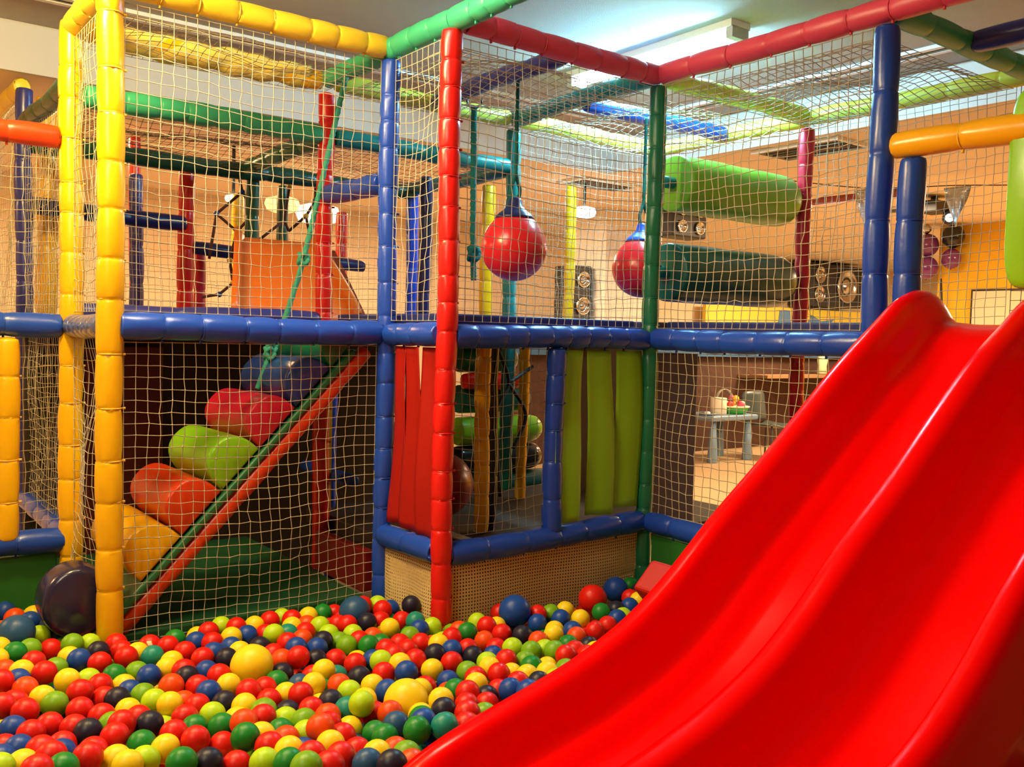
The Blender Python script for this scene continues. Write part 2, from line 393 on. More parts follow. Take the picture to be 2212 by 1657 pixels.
post('navy post hanging between light blue post and red post', 1.98, 1.10, 0.0, 0.9, RP, NAV, seg=0.22)
post('yellow post in the back row between red post and punch ball', 2.477, 1.18, -0.95, 0.92, RP * 1.05, YEL, seg=0.2)
post('pale yellow post in the back row behind the red punch ball', 2.95, 0.95, 0.0, 0.95, RP * 0.85, YEL, seg=0.24)
post('red post at the back beside the brown rope net', 0.884, 1.945, 0.0, 0.93, RP * 1.15, RED, seg=0.24)
post('slim dull blue post far behind the front yellow post', 0.748, 2.47, 0.0, 0.93, RP * 1.05, PUR, seg=0.24)
post('slim red post at the back behind the orange ramp', 2.176, 2.546, 0.0, 0.85, RP * 1.05, RED, seg=0.24)
post('glowing yellow post far back behind the brown rope net', 1.429, 2.58, 0.0, 0.9, RP, YEL, seg=0.24)
post('lime post far back seen between the two yellow posts', 0.66, 2.62, 0.05, 1.2, RP * 1.1, LIME, seg=0.24)
post('red post far back seen beside the lime post between the yellow posts', 0.80, 2.70, 0.05, 1.2, RP * 0.9, RED, seg=0.24)
post('broad amber post behind the net between far blue post and rear yellow post', 0.16, 1.98, 0.05, 1.2, RP * 1.35, AMB, seg=0.3)
post('dark red post crossing behind the rope net low down', 1.05, 2.2, 0.0, 0.46, RP * 0.9, CRIM, seg=0.2)
# tops
R1 = 0.043
beam('front yellow top beam running from the yellow corner to the blue post', (0.02, 0, 1.205), (G1 - 0.03, 0, 1.20), 0.045, YTOP, near=True, tie=TIEY, seg=0.125)
beam('short yellow top beam joining the two yellow posts', (0, 0.02, 1.215), (0, Q, 1.205), 0.045, YTOP, near=True, tie=TIEY, seg=0.14)
beam('rear yellow top beam with torn wrap above the climbing net', (0.03, Q, 1.20), (G1 - 0.03, Q, 1.19), 0.043, YEL, near=True, tie=TIEY, seg=0.13)
beam('mint green top beam passing over the red post towards the ceiling', (G1, 0.03, 1.20), (G1, -1.75, 1.20), 0.045, MINT, near=True, seg=0.12)
beam('mint green top beam from the blue post back to the red post', (G1, 0.0, 1.195), (G1, Q - 0.02, 1.19), 0.043, MINT, seg=0.14)
beam('rose red top beam from the red post to the bright corner', (G1 + 0.06, R_, 1.205), (G2, R_, 1.20), 0.046, REDCAST, near=True, seg=0.14)  # a red beam; the rose tint is lamp cast put into the colour
beam('rose red top beam from the bright corner over the blue post', (G2, R_ - 0.02, 1.20), (G2, P_ - 0.75, 1.20), 0.046, REDCAST, near=True, seg=0.17)  # red as well, tinted by the same painted-in lamp cast
beam('purple blue roof beam carrying the punch ball rope', (1.715, R_ + 0.04, 1.20), (1.715, Q - 0.03, 1.19), 0.042, PUR, seg=0.2)
beam('teal roof beam running back from the bright corner', (G2, R_ + 0.04, 1.20), (G2, Q, 1.19), 0.042, TEAL, seg=0.2)
beam('bright blue roof beam below the ceiling light', (G2 + 0.05, 0.07, 1.185), (G3 - 0.02, 0.06, 1.18), 0.042, BBLU, seg=0.2)
beam('lime yellow roof beam from red post to teal post', (G1 + 0.05, Q, 1.19), (G2 - 0.04, Q, 1.19), 0.042, PALE, seg=0.2)
beam('lime yellow roof beam along the back of the roller bay', (G2 + 0.04, Q, 1.19), (G3, Q, 1.185), 0.042, PALE, seg=0.2)
beam('lime yellow roof beam along the far side above the crimson post', (G3, Q - 0.03, 1.185), (G3, R_, 1.185), 0.042, PALE, seg=0.2)
beam('lime yellow roof beam continuing past the crimson post to the frame edge', (G3, R_ - 0.03, 1.185), (G3, P_ - 0.3, 1.185), 0.042, PALE, seg=0.2)
beam('worn lime yellow beam linking bright corner and crimson post', (G2 + 0.05, R_, 1.20), (G3 - 0.03, R_, 1.195), 0.043, PALE, seg=0.16)
beam('mint green roof beam behind the blue slide post', (G2 + 0.04, P_, 1.20), (G3 + 0.02, P_, 1.195), 0.046, MINT, seg=0.2)
beam('purple blue roof beam above the slide opening', (2.80, P_ - 0.03, 1.20), (2.80, P_ - 0.9, 1.20), 0.044, PUR, seg=0.2)
beam('amber beam over the slide opening resting on the blue post', (G2 - 0.01, P_ - 0.06, 0.705), (G2, -2.75, 0.70), 0.047, AMB, near=True, tie=TIEY, seg=0.21)
beam('yellow stub beam over the far net edge behind the corner lamp glow', (0.0, BK + 0.05, 1.19), (0.0, BK + 1.0, 1.19), 0.043, YTOP, seg=0.2)
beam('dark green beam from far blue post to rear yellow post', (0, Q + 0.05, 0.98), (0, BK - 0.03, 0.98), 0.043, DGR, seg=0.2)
beam('red beam beside the rear yellow post over the green pit wall', (-0.05, Q, 0.75), (-1.05, Q, 0.75), 0.045, ORED, near=True, seg=0.2)
beam('green beam crossing behind the climbing net to the red post', (0.05, Q, 0.935), (G1 - 0.03, Q, 0.935), 0.047, MINT, seg=0.13)
beam('teal beam from red post to teal post under the roof net', (G1 + 0.05, Q, 0.93), (G2 - 0.03, Q, 0.93), 0.042, TEAL, seg=0.22)
beam('green beam running back from the red post below the pink net', (G1, Q + 0.04, 0.92), (G1, BK, 0.92), 0.042, GRN, seg=0.2)
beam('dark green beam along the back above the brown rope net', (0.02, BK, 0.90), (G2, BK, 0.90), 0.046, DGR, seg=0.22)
beam('teal beam running back from the teal post', (G2, Q + 0.04, 0.92), (G2, BK, 0.92), 0.042, TEAL, seg=0.2)
beam('blue beam bridging blue post and red post above the stairs', (G1, 0.04, 0.648), (G1, Q - 0.03, 0.648), 0.047, BLU, seg=0.22)
beam('grey blue beam crossing behind the front yellow post', (0.0, 1.72, 0.60), (0.86, 1.92, 0.60), 0.045, NAV, seg=0.3)
beam('grey blue beam behind the brown rope net', (0.92, 1.98, 0.47), (2.1, 2.08, 0.44), 0.040, NAV, seg=0.3)
# middle level
beam('blue middle beam in front of the climbing rolls', (0.03, 0, 0.0), (G1 - 0.03, 0, 0.0), 0.051, BLU, near=True, seg=0.155)
beam('short blue middle beam between blue post and red post', (G1, -0.03, 0), (G1, R_ + 0.03, 0), 0.047, BLU, near=True, seg=0.12)
beam('blue middle beam above the lime strips', (G1 + 0.03, R_, 0), (G2 - 0.02, R_, 0), 0.047, BLU, near=True, seg=0.13)
beam('blue middle beam between green post and slide', (G2, R_ - 0.03, 0), (G2, P_ + 0.03, 0), 0.049, BLU, near=True, seg=0.16)
beam('short worn beam in crinkled clear wrap between the yellow posts', (0, 0.05, 0.0), (0, Q - 0.03, 0.0), 0.046, WRAP, seg=0.09)
beam('blue middle beam above the short yellow post', (-0.04, Q, 0.0), (-1.05, Q, 0.0), 0.049, BLU, near=True, seg=0.19)
beam('navy deck edge beam behind the climbing rolls', (0.03, Q, 0.055), (G1 - 0.03, Q, 0.055), 0.042, PUR, seg=0.3)
beam('dull blue beam behind the yellow posts at the far net', (0, Q + 0.04, 0.0), (0, BK, 0.0), 0.042, PUR, seg=0.2)
# low level
beam('short blue low beam above the narrow tan mesh skirt', (G1, -0.02, -0.865), (G1, R_ + 0.03, -0.865), 0.050, BLU, near=True, seg=0.15)
beam('blue low beam above the wide tan mesh skirt', (G1 + 0.03, R_, -0.865), (G2 - 0.02, R_, -0.845), 0.049, BLU, near=True, seg=0.16)
beam('blue low beam above the green panel by the slide', (G2, R_ - 0.03, -0.845), (G2, P_, -0.845), 0.047, BLU, near=True, seg=0.17)
beam('blue low beam on top of the green pit wall', (-0.03, Q, -0.88), (-1.05, Q, -0.88), 0.049, BLU, near=True, seg=0.2)
beam('blue low beam receding behind the short yellow post', (0, Q + 0.04, -0.88), (0, BK, -0.88), 0.045, BLU, seg=0.2)

# sagging torn wrap on the rear yellow beam
b = MB(); n = 40
g = []
for i in range(n):
    a = 0.10 + (G1 - 0.2) * i / (n - 1)
    row = []
    for j in range(7):
        th = math.pi * (0.62 + 0.85 * j / 6)
        rr = 0.050 + 0.010 * math.sin(a * 31 + j) * math.sin(a * 13) + (0.012 if j == 6 else 0)
        row.append(V(a, Q + rr * math.cos(th), 1.195 + rr * math.sin(th)))
    g.append(row)
b.strip(np.array(g)[:, ::-1], 0.003)
tag(obj('torn_wrap', b, mat('torn_yellow_wrap', (0.80, 0.62, 0.14), 0.25, bump=0.5, bscale=40)), 'torn pale wrap peeling off the rear yellow top beam', 'wrap')

# ============================================================== nets
def netab(label, p, e1, e2, **k): return net('safety_net', label, V(*p), U * e1[0] + W * e1[1] + Z * e1[2], U * e2[0] + W * e2[1] + Z * e2[2], **k)
H1 = 1.09
netab('pale net above the middle beam between yellow post and blue post', (0.05, 0.01, 0.057), (M - 0.09, 0, 0), (0, 0, H1), seed=1, r=0.0019)
netab('pale net in front of the climbing rolls below the middle beam', (0.05, 0.01, -1.16), (M - 0.09, 0, 0), (0, 0, 1.105), seed=2, r=0.0019, sag=0.018)
netab('narrow pale net between blue post and red post', (M, -0.045, 0.055), (0, R_ + 0.09, 0), (0, 0, H1), seed=3, r=0.0018)
netab('pale net between red post and green post over the lime strips', (M + 0.045, R_ + 0.005, 0.055), (M - 0.09, 0, 0), (0, 0, H1), seed=4, r=0.0018)
netab('pale net between green post and blue slide post in front of the rollers', (G2, R_ - 0.045, 0.055), (0, P_ - R_ + 0.10, 0), (0, 0, H1), seed=5, r=0.0021, sag=0.016)
netab('pale net below the middle beam beside the slide', (G2, R_ - 0.045, -0.795), (0, P_ - R_ + 0.10, 0), (0, 0, 0.74), seed=6, r=0.0020, sag=0.014)
netab('narrow pale net between the two yellow posts above the wrapped beam', (0, 0.05, 0.055), (0, Q - 0.1, 0), (0, 0, H1), seed=7)
netab('narrow pale net between the two yellow posts below the wrapped beam', (0, 0.05, -1.1), (0, Q - 0.1, 0), (0, 0, 1.06), seed=8, sag=0.02)
netab('pale net beside the rear yellow post above the blue beam', (-1.0, Q, 0.04), (0.96, 0, 0), (0, 0, 0.67), seed=9)
netab('pale net around the short yellow post below the blue beam', (-1.0, Q + 0.02, -0.84), (0.96, 0, 0), (0, 0, 0.8), seed=10)
netab('pale net receding from rear yellow post to far blue post, upper bay', (0, Q + 0.05, 0.04), (0, BK - Q - 0.1, 0), (0, 0, 0.9), seed=11, knots=False)
netab('pale net receding from rear yellow post to far blue post, lower bay', (0, Q + 0.05, -0.84), (0, BK - Q - 0.1, 0), (0, 0, 0.8), seed=12, knots=False)
netab('far net beyond the far blue post under the yellow stub beam', (0, BK + 0.05, 0.04), (0, 0.9, 0), (0, 0, 1.1), seed=13, knots=False)
netab('flat roof net over the climbing rolls', (0.055, 0.055, 1.12), (M - 0.1, 0, 0), (0, Q - 0.08, 0), seed=14, sag=0.02, knots=False)
netab('flat roof net over the punch ball bay', (G1 + 0.05, R_ + 0.05, 1.125), (M - 0.1, 0, 0), (0, Q - R_ - 0.1, 0), seed=15, sag=0.025, knots=False, r=0.002)
netab('flat roof net under the ceiling light over the rollers', (G2 + 0.05, R_ + 0.05, 1.115), (M - 0.1, 0, 0), (0, Q - R_ - 0.1, 0), seed=16, sag=0.03, knots=False, r=0.002, cell=0.05)
netab('flat roof net behind the slide post under the mint beam', (G2 + 0.05, P_ + 0.05, 1.125), (M - 0.1, 0, 0), (0, R_ - P_ - 0.1, 0), seed=17, sag=0.025, knots=False, r=0.002)
netab('fine net behind the punch balls along the back', (G2 + 0.04, Q, 0.06), (M - 0.08, 0, 0), (0, 0, 1.1), seed=18, knots=False, r=0.0014)
netab('fine net at the far side behind the crimson post', (G3, R_ - 0.04, 0.06), (0, P_ - R_ + 0.1, 0), (0, 0, 1.1), seed=19, knots=False, r=0.0016)
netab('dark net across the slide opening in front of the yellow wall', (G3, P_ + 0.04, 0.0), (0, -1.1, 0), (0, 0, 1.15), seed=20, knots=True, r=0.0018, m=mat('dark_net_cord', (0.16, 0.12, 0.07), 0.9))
netab('fine net along the back bays behind the orange ramp', (0.05, BK + 0.7, 0.06), (2.6, 0, 0), (0, 0, 0.82), seed=21, knots=False, r=0.0014)
netab('fine net between light blue post and yellow post at the back', (G2, BK, 0.06), (0.9, -0.55, 0), (0, 0, 0.82), seed=22, knots=False, r=0.0014)
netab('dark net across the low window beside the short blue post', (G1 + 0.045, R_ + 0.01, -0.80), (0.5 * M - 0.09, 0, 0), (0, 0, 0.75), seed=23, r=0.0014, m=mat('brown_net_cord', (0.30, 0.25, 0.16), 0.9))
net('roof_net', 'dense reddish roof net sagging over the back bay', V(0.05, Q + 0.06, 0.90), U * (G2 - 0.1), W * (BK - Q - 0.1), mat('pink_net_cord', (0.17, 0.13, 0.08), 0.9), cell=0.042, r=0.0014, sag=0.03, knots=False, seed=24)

# ============================================================ decks, panels
def panel(name, label, cat, box, m, group=None, bev=0.008):
    b = MB(); b.abz(*box); o = obj(name, b, m, smooth=False)
    md = o.modifiers.new('soft', 'BEVEL'); md.width = bev; md.segments = 2
    return tag(o, label, cat, group)
DECK = mat('deck_vinyl', (0.012, 0.022, 0.13), 0.45)
panel('deck', 'navy padded deck under the punch balls', 'deck', (G1 + 0.05, G2 - 0.046, R_ + 0.055, Q - 0.05, 0.028, 0.085), DECK, 'upper decks')
panel('deck', 'navy padded deck under the green rollers', 'deck', (G2 + 0.046, G3 - 0.045, R_ + 0.046, Q - 0.05, 0.03, 0.085), DECK, 'upper decks')
panel('deck', 'navy deck beside the crimson post behind the slide net', 'deck', (G2 + 0.055, G3 - 0.045, P_ + 0.05, R_ - 0.046, 0.03, 0.085), DECK, 'upper decks')
panel('deck', 'navy deck in the back bay under the orange ramp', 'deck', (0.05, G2 + 0.6, Q + 0.10, BK + 1.3, -0.01, 0.045), DECK, 'upper decks')
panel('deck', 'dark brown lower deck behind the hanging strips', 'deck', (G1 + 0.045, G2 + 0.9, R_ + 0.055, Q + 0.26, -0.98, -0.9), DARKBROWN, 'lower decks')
b = MB(); g = []
panel('deck_strip', 'pale edging strip lying across the dark lower deck', 'strip', (1.40, 1.46, R_ + 0.06, 0.3, -0.899, -0.89), mat('pale_strip', (0.6, 0.6, 0.52), 0.5), bev=0.002)
panel('foam_divider', 'dark brown padded panel behind the climbing rolls, lengthened to keep the bay dark', 'divider', (-0.02, 2.0, Q + 0.95, Q + 1.0, -1.449, -0.03), DARKBROWN)  # made longer to hide the bright wall beyond its end
panel('foam_divider', 'added dark brown panel standing in for shade behind the lime strips', 'divider', (2.62, G3 - 0.05, Q - 0.045, Q - 0.005, -1.449, -0.03), DARKBROWN)  # added sheet that blocks the bright wall between the strips
panel('shade_board', 'added dark board that stands in for shade behind the wide tan mesh skirt', 'board', (G1 + 0.06, G2 - 0.06, R_ + 0.10, R_ + 0.13, -1.449, -0.985), DARKBROWN)  # added backing that darkens the skirt holes, in place of real shade
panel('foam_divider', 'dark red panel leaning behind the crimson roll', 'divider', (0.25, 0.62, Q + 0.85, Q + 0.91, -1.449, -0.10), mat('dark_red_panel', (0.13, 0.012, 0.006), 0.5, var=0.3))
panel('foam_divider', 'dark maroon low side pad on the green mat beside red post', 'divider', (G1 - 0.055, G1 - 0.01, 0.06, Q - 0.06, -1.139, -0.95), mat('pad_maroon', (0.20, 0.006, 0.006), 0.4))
panel('foam_mat', 'green foam mat under the climbing rolls', 'mat', (0.06, G1 - 0.06, 0.045, Q + 0.8, -1.449, -1.14), vinyl('mat_green', (0.014, 0.10, 0.028), 0.5))
panel('pit_wall', 'green padded pit wall below the blue low beam, beside the yellow post', 'pit wall', (-1.05, -0.05, Q + 0.01, Q + 0.06, -1.36, -0.935), vinyl('wall_green', (0.02, 0.15, 0.02), 0.45))
panel('pit_wall', 'green padded panel below the blue low beam beside the slide', 'pit wall', (G2 + 0.0, G2 + 0.05, P_ + 0.03, R_ - 0.045, -1.36, -0.90), vinyl('wall_green', (0.02, 0.15, 0.02), 0.45))
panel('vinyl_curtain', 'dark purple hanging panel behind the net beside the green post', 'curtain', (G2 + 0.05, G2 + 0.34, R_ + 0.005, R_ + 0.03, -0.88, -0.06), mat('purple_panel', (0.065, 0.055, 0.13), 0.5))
panel('vinyl_strip', 'yellow hanging strip in the dark behind the climbing rail', 'strip', (G1 + 0.06, G1 + 0.115, Q + 0.12, Q + 0.125, -0.9, -0.2), vinyl('strip_yellow', (0.7, 0.4, 0.01), 0.4), bev=0.001)
post('blue post in the shade behind the yellow hanging strip', G1 + 0.16, Q + 0.22, -1.4, -0.06, 0.03, BLU, seg=0.2)
beam('blue low beam in the shade behind the blue post', (G1 + 0.13, Q - 0.1, -0.72), (G1 + 0.14, Q + 0.5, -0.72), 0.03, BLU, seg=0.2)
b = MB(); b.abz(-1.3, G2 + 0.02, -3.4, Q - 0.0, -1.449, -1.36); struct('floor_pit', b, vinyl('wall_green', (0.02, 0.15, 0.02), 0.45))
panel('pit_wall', 'green padded pit wall behind and under the slide', 'pit wall', (G2 + 0.0, G2 + 0.05, -2.68, P_ - 0.19, -1.36, -0.34), vinyl('wall_green', (0.02, 0.15, 0.02), 0.45))
panel('deck', 'navy deck at the head of the slide', 'deck', (G2 + 0.15, G3 - 0.045, -2.66, P_ - 0.06, -0.035, 0.02), DECK, 'upper decks')

# ====================================================== tan mesh skirts
MESHM = mat('tan_mesh', (0.66, 0.47, 0.20), 0.75, 0.2)
def skirt(label, p, e1, h, pitch=0.0137, bar=0.0074, seed=1):
    """perforated sheet: flat crossing bands with square holes"""
    b = MB(); L = math.hypot(*e1); d = (U * e1[0] + W * e1[1]) / L; nr = np.cross(d, Z)
    n = int(L / pitch); k = int(h / pitch); base = V(*p)
    bow = lambda s, z: 0.010 * math.sin(3.1 * s / L * math.pi) * math.sin(math.pi * z / h) + 0.006 * math.sin(9 * s + 4 * z)
    def pt(s, z): return base + d * s + Z * z + nr * bow(s, z)
    zs = np.linspace(0, h, 9); ss = np.linspace(0, L, 25)
    for i in range(n + 1):
        s = min(i * pitch, L - bar)
        b.strip(np.array([[pt(s, z), pt(s + bar, z)] for z in zs]), 0.0012, nr)
    for j in range(k + 1):
        z = min(j * pitch, h - bar)
        b.strip(np.array([[pt(s, z), pt(s, z + bar)] for s in ss]), 0.0012, nr)
    return tag(obj('mesh_skirt', b, MESHM, smooth=False), label, 'mesh panel', 'tan mesh skirts')
skirt('narrow tan perforated skirt between blue post and red post', (M, -0.035, -1.30), (0, R_ + 0.07), 0.41)
skirt('wide tan perforated skirt under the lime strips', (M + 0.035, R_, -1.30), (M - 0.07, 0), 0.42)
skirt('tan perforated skirt beyond the slide side', (G2, -2.70, -1.30), (0, -1.1), 0.5)

# ============================================ hanging vinyl strips
def strip_curtain(label, a0, b0, da, db, w, ztop, zbot, m, cv, seed):
    rg = random.Random(seed); n = 24
    d = U * da + W * db; nr = np.cross(d, Z); g = []
    lean, sw = cv
    for i in range(n):
        t = i / (n - 1); z = ztop + (zbot - ztop) * t
        c = V(a0, b0, z) + d * (lean * t + 0.012 * math.sin(2.6 * t + seed)) + nr * (sw * math.sin(math.pi * 0.5 * t) + 0.006 * math.sin(6 * t + seed))
        ww = w * (1 - 0.07 * t * rg.uniform(0.5, 1))
        row = []
        for j in range(9):
            q = j / 8 - 0.5
            row.append(c + d * q * ww + nr * (0.005 * math.cos(q * 7 + seed) * (1 - t * 0.3) + 0.018 * q * math.sin(3 * t + seed)) + Z * (0.012 * q * math.sin(seed * 2) if i == n - 1 else 0))
        g.append(row)
    b = MB(); b.strip(np.array(g), 0.003)
    return tag(obj('vinyl_strip', b, m), label, 'strip', 'hanging vinyl strips')
RSTR = mat('strip_red', (0.34, 0.007, 0.002), 0.6, 0.25, bump=0.15, bscale=12); LSTR = mat('strip_lime', (0.27, 0.56, 0.008), 0.5, bump=0.15, bscale=12)
strip_curtain('red vinyl strip hanging against the blue post', M + 0.005, -0.115, 0, -1, 0.115, -0.052, -0.80, RSTR, (0.0, 0.01), 1)
strip_curtain('red vinyl strip hanging in the middle of the narrow doorway', M - 0.003, -0.225, 0, -1, 0.135, -0.052, -0.81, RSTR, (0.01, -0.005), 2)
strip_curtain('red vinyl strip hanging beside the red post', M + 0.004, -0.365, 0, -1, 0.125, -0.052, -0.815, RSTR, (0.0, 0.008), 3)
strip_curtain('lime vinyl strip hanging beside the short blue post, its end swung aside', 1.765, R_ - 0.004, 1, 0, 0.158, -0.052, -0.80, LSTR, (-0.035, 0.02), 4)
strip_curtain('lime vinyl strip hanging in the middle of the wide doorway', 1.945, R_ + 0.004, 1, 0, 0.160, -0.052, -0.785, LSTR, (-0.005, 0.01), 5)
strip_curtain('lime vinyl strip hanging beside the green post', 2.115, R_, 1, 0, 0.162, -0.052, -0.765, LSTR, (-0.012, 0.0), 6)

# ============================================ climbing rolls and their rail
CH = np.array([0.155, 0.161]); CH /= np.linalg.norm(CH)
def step_roll(label, c0, c1, b0, b1, m, bulge=0.15, seed=0):
    """D-shaped foam step: flat side on the incline from c0 to c1 (a, z), round side up, running back from b0 to b1"""
    c0 = np.array(c0); c1 = np.array(c1); mid = (c0 + c1) / 2; h = np.linalg.norm(c1 - c0) / 2; d = (c1 - c0) / (2 * h); n = np.array([-d[1], d[0]])
    prof = []
    for i in range(25):
        t = math.pi * i / 24
        x = math.cos(t); y = math.sin(t)
        sx = math.copysign(abs(x) ** 0.85, x); prof.append(mid + d * h * sx + n * bulge * y ** 0.8)
    for i in range(1, 6): prof.append(mid + d * h * (-1 + i / 3))
    prof = np.array(prof); cen = prof.mean(0); L = abs(b1 - b0); rings = []
    sg = 1 if b1 > b0 else -1
    rg = random.Random(seed)
    for s, k in ((0, 0.86), (0.004, 0.955), (0.014, 0.995), (0.03, 1.0)): rings.append((b0 + sg * s, k))
    for i in range(1, 9): rings.append((b0 + sg * (0.03 + (L - 0.06) * i / 9), 1 + 0.012 * math.sin(i * 2.1 + seed)))
    for s, k in ((0.03, 1.0), (0.014, 0.995), (0.004, 0.955), (0, 0.86)): rings.append((b1 - sg * s, k))
    b = MB(); b.rings([[V((cen + (p - cen) * k)[0], bb, (cen + (p - cen) * k)[1]) for p in prof] for bb, k in rings])
    return tag(obj('step_roll', b, m, sharp=50), label, 'foam step', 'foam climbing steps')
S0 = np.array([0.125, -0.955]); SD = np.array([0.153, 0.161])
STEPS = (('yellow', 'yellow foam step lowest of the climbing rolls on the incline', YEL, 0.150), ('red', 'orange red foam step second up the incline', ORED, 0.150),
         ('lime', 'lime foam step third up the incline', LIME, 0.145), ('crimson', 'crimson foam step below the blue step', CRIM, 0.14),
         ('blue', 'glossy blue foam step beneath the rope end', vinyl('step_blue', (0.02, 0.05, 0.22), 0.22), 0.13), ('green', 'green foam step topmost, half behind the blue beam', GRN, 0.12))
for i, (c, lb, m, bu) in enumerate(STEPS):
    p = S0 + SD * i
    step_roll(lb, p, p + SD * 0.98, 0.045, Q - 0.06, m, bu, i)
b = MB(); t_ = np.linspace(0, 1, 7)
pad_mesh(b, V(-0.02, 0.30, -0.975), V(-0.02, Q - 0.08, -0.975), 0.02, 0.2)
b = MB(); rr = 0.125; th = np.arange(28) * 2 * math.pi / 28
b.rings([[V(-0.085 + rr * k * math.cos(q), bb, -1.005 + rr * k * 1.05 * math.sin(q)) for q in th] for bb, k in ((0.055, 0.80), (0.06, 0.93), (0.075, 0.99), (0.10, 1.0), (0.14, 1.01), (0.18, 1.0), (0.20, 0.99), (0.215, 0.93), (0.22, 0.8))])
tag(obj('foam_roll', b, vinyl('roll_navy', (0.022, 0.018, 0.055), 0.2)), 'dark navy foam roll at the foot of the steps behind the front yellow post', 'foam roll')
# incline: red padded rail, green mat edge above it
t = thing('climbing_incline', 'red padded rail with green mat edge sloping up below the foam steps', 'incline', V(0.06, 0.03, -1.12))
b = MB(); pad_mesh(b, V(0.055, 0.07, -1.125), V(1.06, 0.07, -0.078), 0.034, 0.205, random.Random(3), 18, 0.001); obj('padded_rail', b, ORED, t)
b = MB(); n2 = np.array([-0.72, 0.69])
for bb in ((0.035, Q - 0.05),):
    P0 = np.array([0.055, -1.125]); P1 = np.array([1.03, -0.109]); g = []
    e = [P0 + n2 * 0.032, P0 + n2 * 0.062, P1 + n2 * 0.062, P1 + n2 * 0.032]
    b.rings([[V(x[0], q, x[1]) for x in e] for q in bb])
o = obj('mat_edge', b, vinyl('mat_edge_green', (0.02, 0.16, 0.05), 0.35), t, smooth=False); md = o.modifiers.new('soft', 'BEVEL'); md.width = 0.012; md.segments = 3

# ============================================ ropes
def rope(label, ctrl, r, m=ROPE, knots=(), group='knotted ropes', hook=False):
    P = rope_pts(ctrl, 40)
    t = thing('climbing_rope', label, 'rope', ctrl[-1], group)
    b = MB(); b.tube(P, r, 12, twist=260, amp=0.16); obj('cord', b, m, t)
    for kp in knots:
        b = MB(); kp = np.asarray(kp, float); q = np.linspace(0, 2 * math.pi * 2, 50)
        pts = np.stack([kp[0] + r * 1.5 * np.cos(q) * (1 + 0.3 * np.cos(1.5 * q)), kp[1] + r * 1.5 * np.sin(q), kp[2] + r * 2.0 * np.sin(1.5 * q)], 1)
        b.tube(pts, r * 0.85, 10, twist=260, amp=0.12); obj('knot', b, m, t)
    if hook:
        b = MB(); h = np.asarray(ctrl[0], float); q = np.linspace(-2.2, 1.9, 16)
        b.tube(np.stack([h[0] + 0.035 * np.sin(q), h[1] + 0 * q, h[2] + 0.03 - 0.035 * np.cos(q) + 0.0], 1), 0.006, 8); obj('hook', b, mat('dark_metal', (0.03, 0.03, 0.03), 0.35, metal=0.8), t)
    return t
rope('green rope hanging over the climbing steps, knotted twice', [V(1.10, 0.36, 1.17), V(1.075, 0.34, 1.12), V(0.977, 0.33, 0.712), V(0.883, 0.33, 0.317), V(0.80, 0.33, 0.05), V(0.745, 0.32, -0.05), V(0.72, 0.31, -0.12), V(0.668, 0.30, -0.253)], 0.0115,
     knots=(V(0.883, 0.33, 0.317), V(0.735, 0.32, -0.075), V(0.725, 0.313, -0.10)))
rope('teal rope on a metal hook beside the purple beam with a frayed knot', [V(1.735, 0.27, 1.11), V(1.737, 0.27, 0.9), V(1.742, 0.265, 0.5), V(1.748, 0.26, 0.27)], 0.014, mat('rope_teal', (0.01, 0.13, 0.12), 0.8, 0.2, bump=0.4, bscale=200), knots=(V(1.746, 0.262, 0.40),), hook=True)

# ============================================ punch balls
def punch_ball(label, a, bb, zc, r, ztop, capm):
    t = thing('punch_ball', label, 'punch ball', V(a, bb, zc - r * 1.1), 'red punch balls')
    b = MB(); prof = []
    for i in range(25):
        th = math.pi * (1 - i / 24); y = -math.cos(math.pi - th)
        z = math.cos(th); q = math.sin(th)
        if z > 0: q *= 1 - 0.10 * z; z *= 1.10
        prof.append((r * q, r * z))
    b.lathe(V(a, bb, zc), prof, 36); obj('ball', b, vinyl('punch_red', (0.60, 0.012, 0.018), 0.25), t)
    b = MB(); b.lathe(V(a, bb, zc), [(r * 0.60, r * 0.86), (r * 0.57, r * 0.93), (r * 0.47, r * 1.03), (r * 0.34, r * 1.13), (r * 0.24, r * 1.25), (r * 0.20, r * 1.42), (r * 0.17, r * 1.48), (r * 0.02, r * 1.48)], 28); obj('cap', b, capm, t)
    b = MB(); top = V(a, bb, zc + r * 1.44)
    for s in (-1, 1):
        b.tube(rope_pts([top + U * 0.02 * s, top + U * 0.025 * s + Z * 0.05, top + Z * 0.13, top + Z * 0.3, V(a, bb, ztop)], 24), 0.0085, 9, twist=300, amp=0.15)
    obj('rope', b, mat('rope_dark_teal', (0.012, 0.10, 0.09), 0.8, 0.2), t)
punch_ball('red punch ball hanging from the purple beam between red and green posts', 1.72, -0.10, 0.405, 0.152, 1.17, NAV)
punch_ball('red punch ball partly hidden behind the green post', 2.62, -0.02, 0.375, 0.155, 1.15, BLU)

# ============================================ rollers
def roller(label, a0, a1, bb, z, r, m, mcap, name='foam_roller', group='foam rollers', axle=True):
    t = thing(name, label, 'roller', V(a0, bb, z - r), group)
    b = MB(); th = np.arange(36) * 2 * math.pi / 36
    b.rings([[V(a, bb + r * k * math.cos(q), z + r * k * math.sin(q)) for q in th] for a, k in ((a0, 0.93), (a0 + 0.008, 0.985), (a0 + 0.025, 1), (a0 + 0.3, 1.015), ((a0 + a1) / 2, 0.985), (a1 - 0.3, 1.005), (a1 - 0.10, 1), (a1 - 0.05, 0.97), (a1 - 0.02, 0.88), (a1, 0.7))])
    obj('foam_body', b, m, t, sharp=55)
    if axle:
        b = MB(); b.tube([V(a0 - 0.09, bb, z), V(a0 - 0.02, bb, z), V(a0 + 0.05, bb, z), V(a0 + 0.1, bb, z)], 0.028, 14); obj('axle', b, mcap, t)
    return t
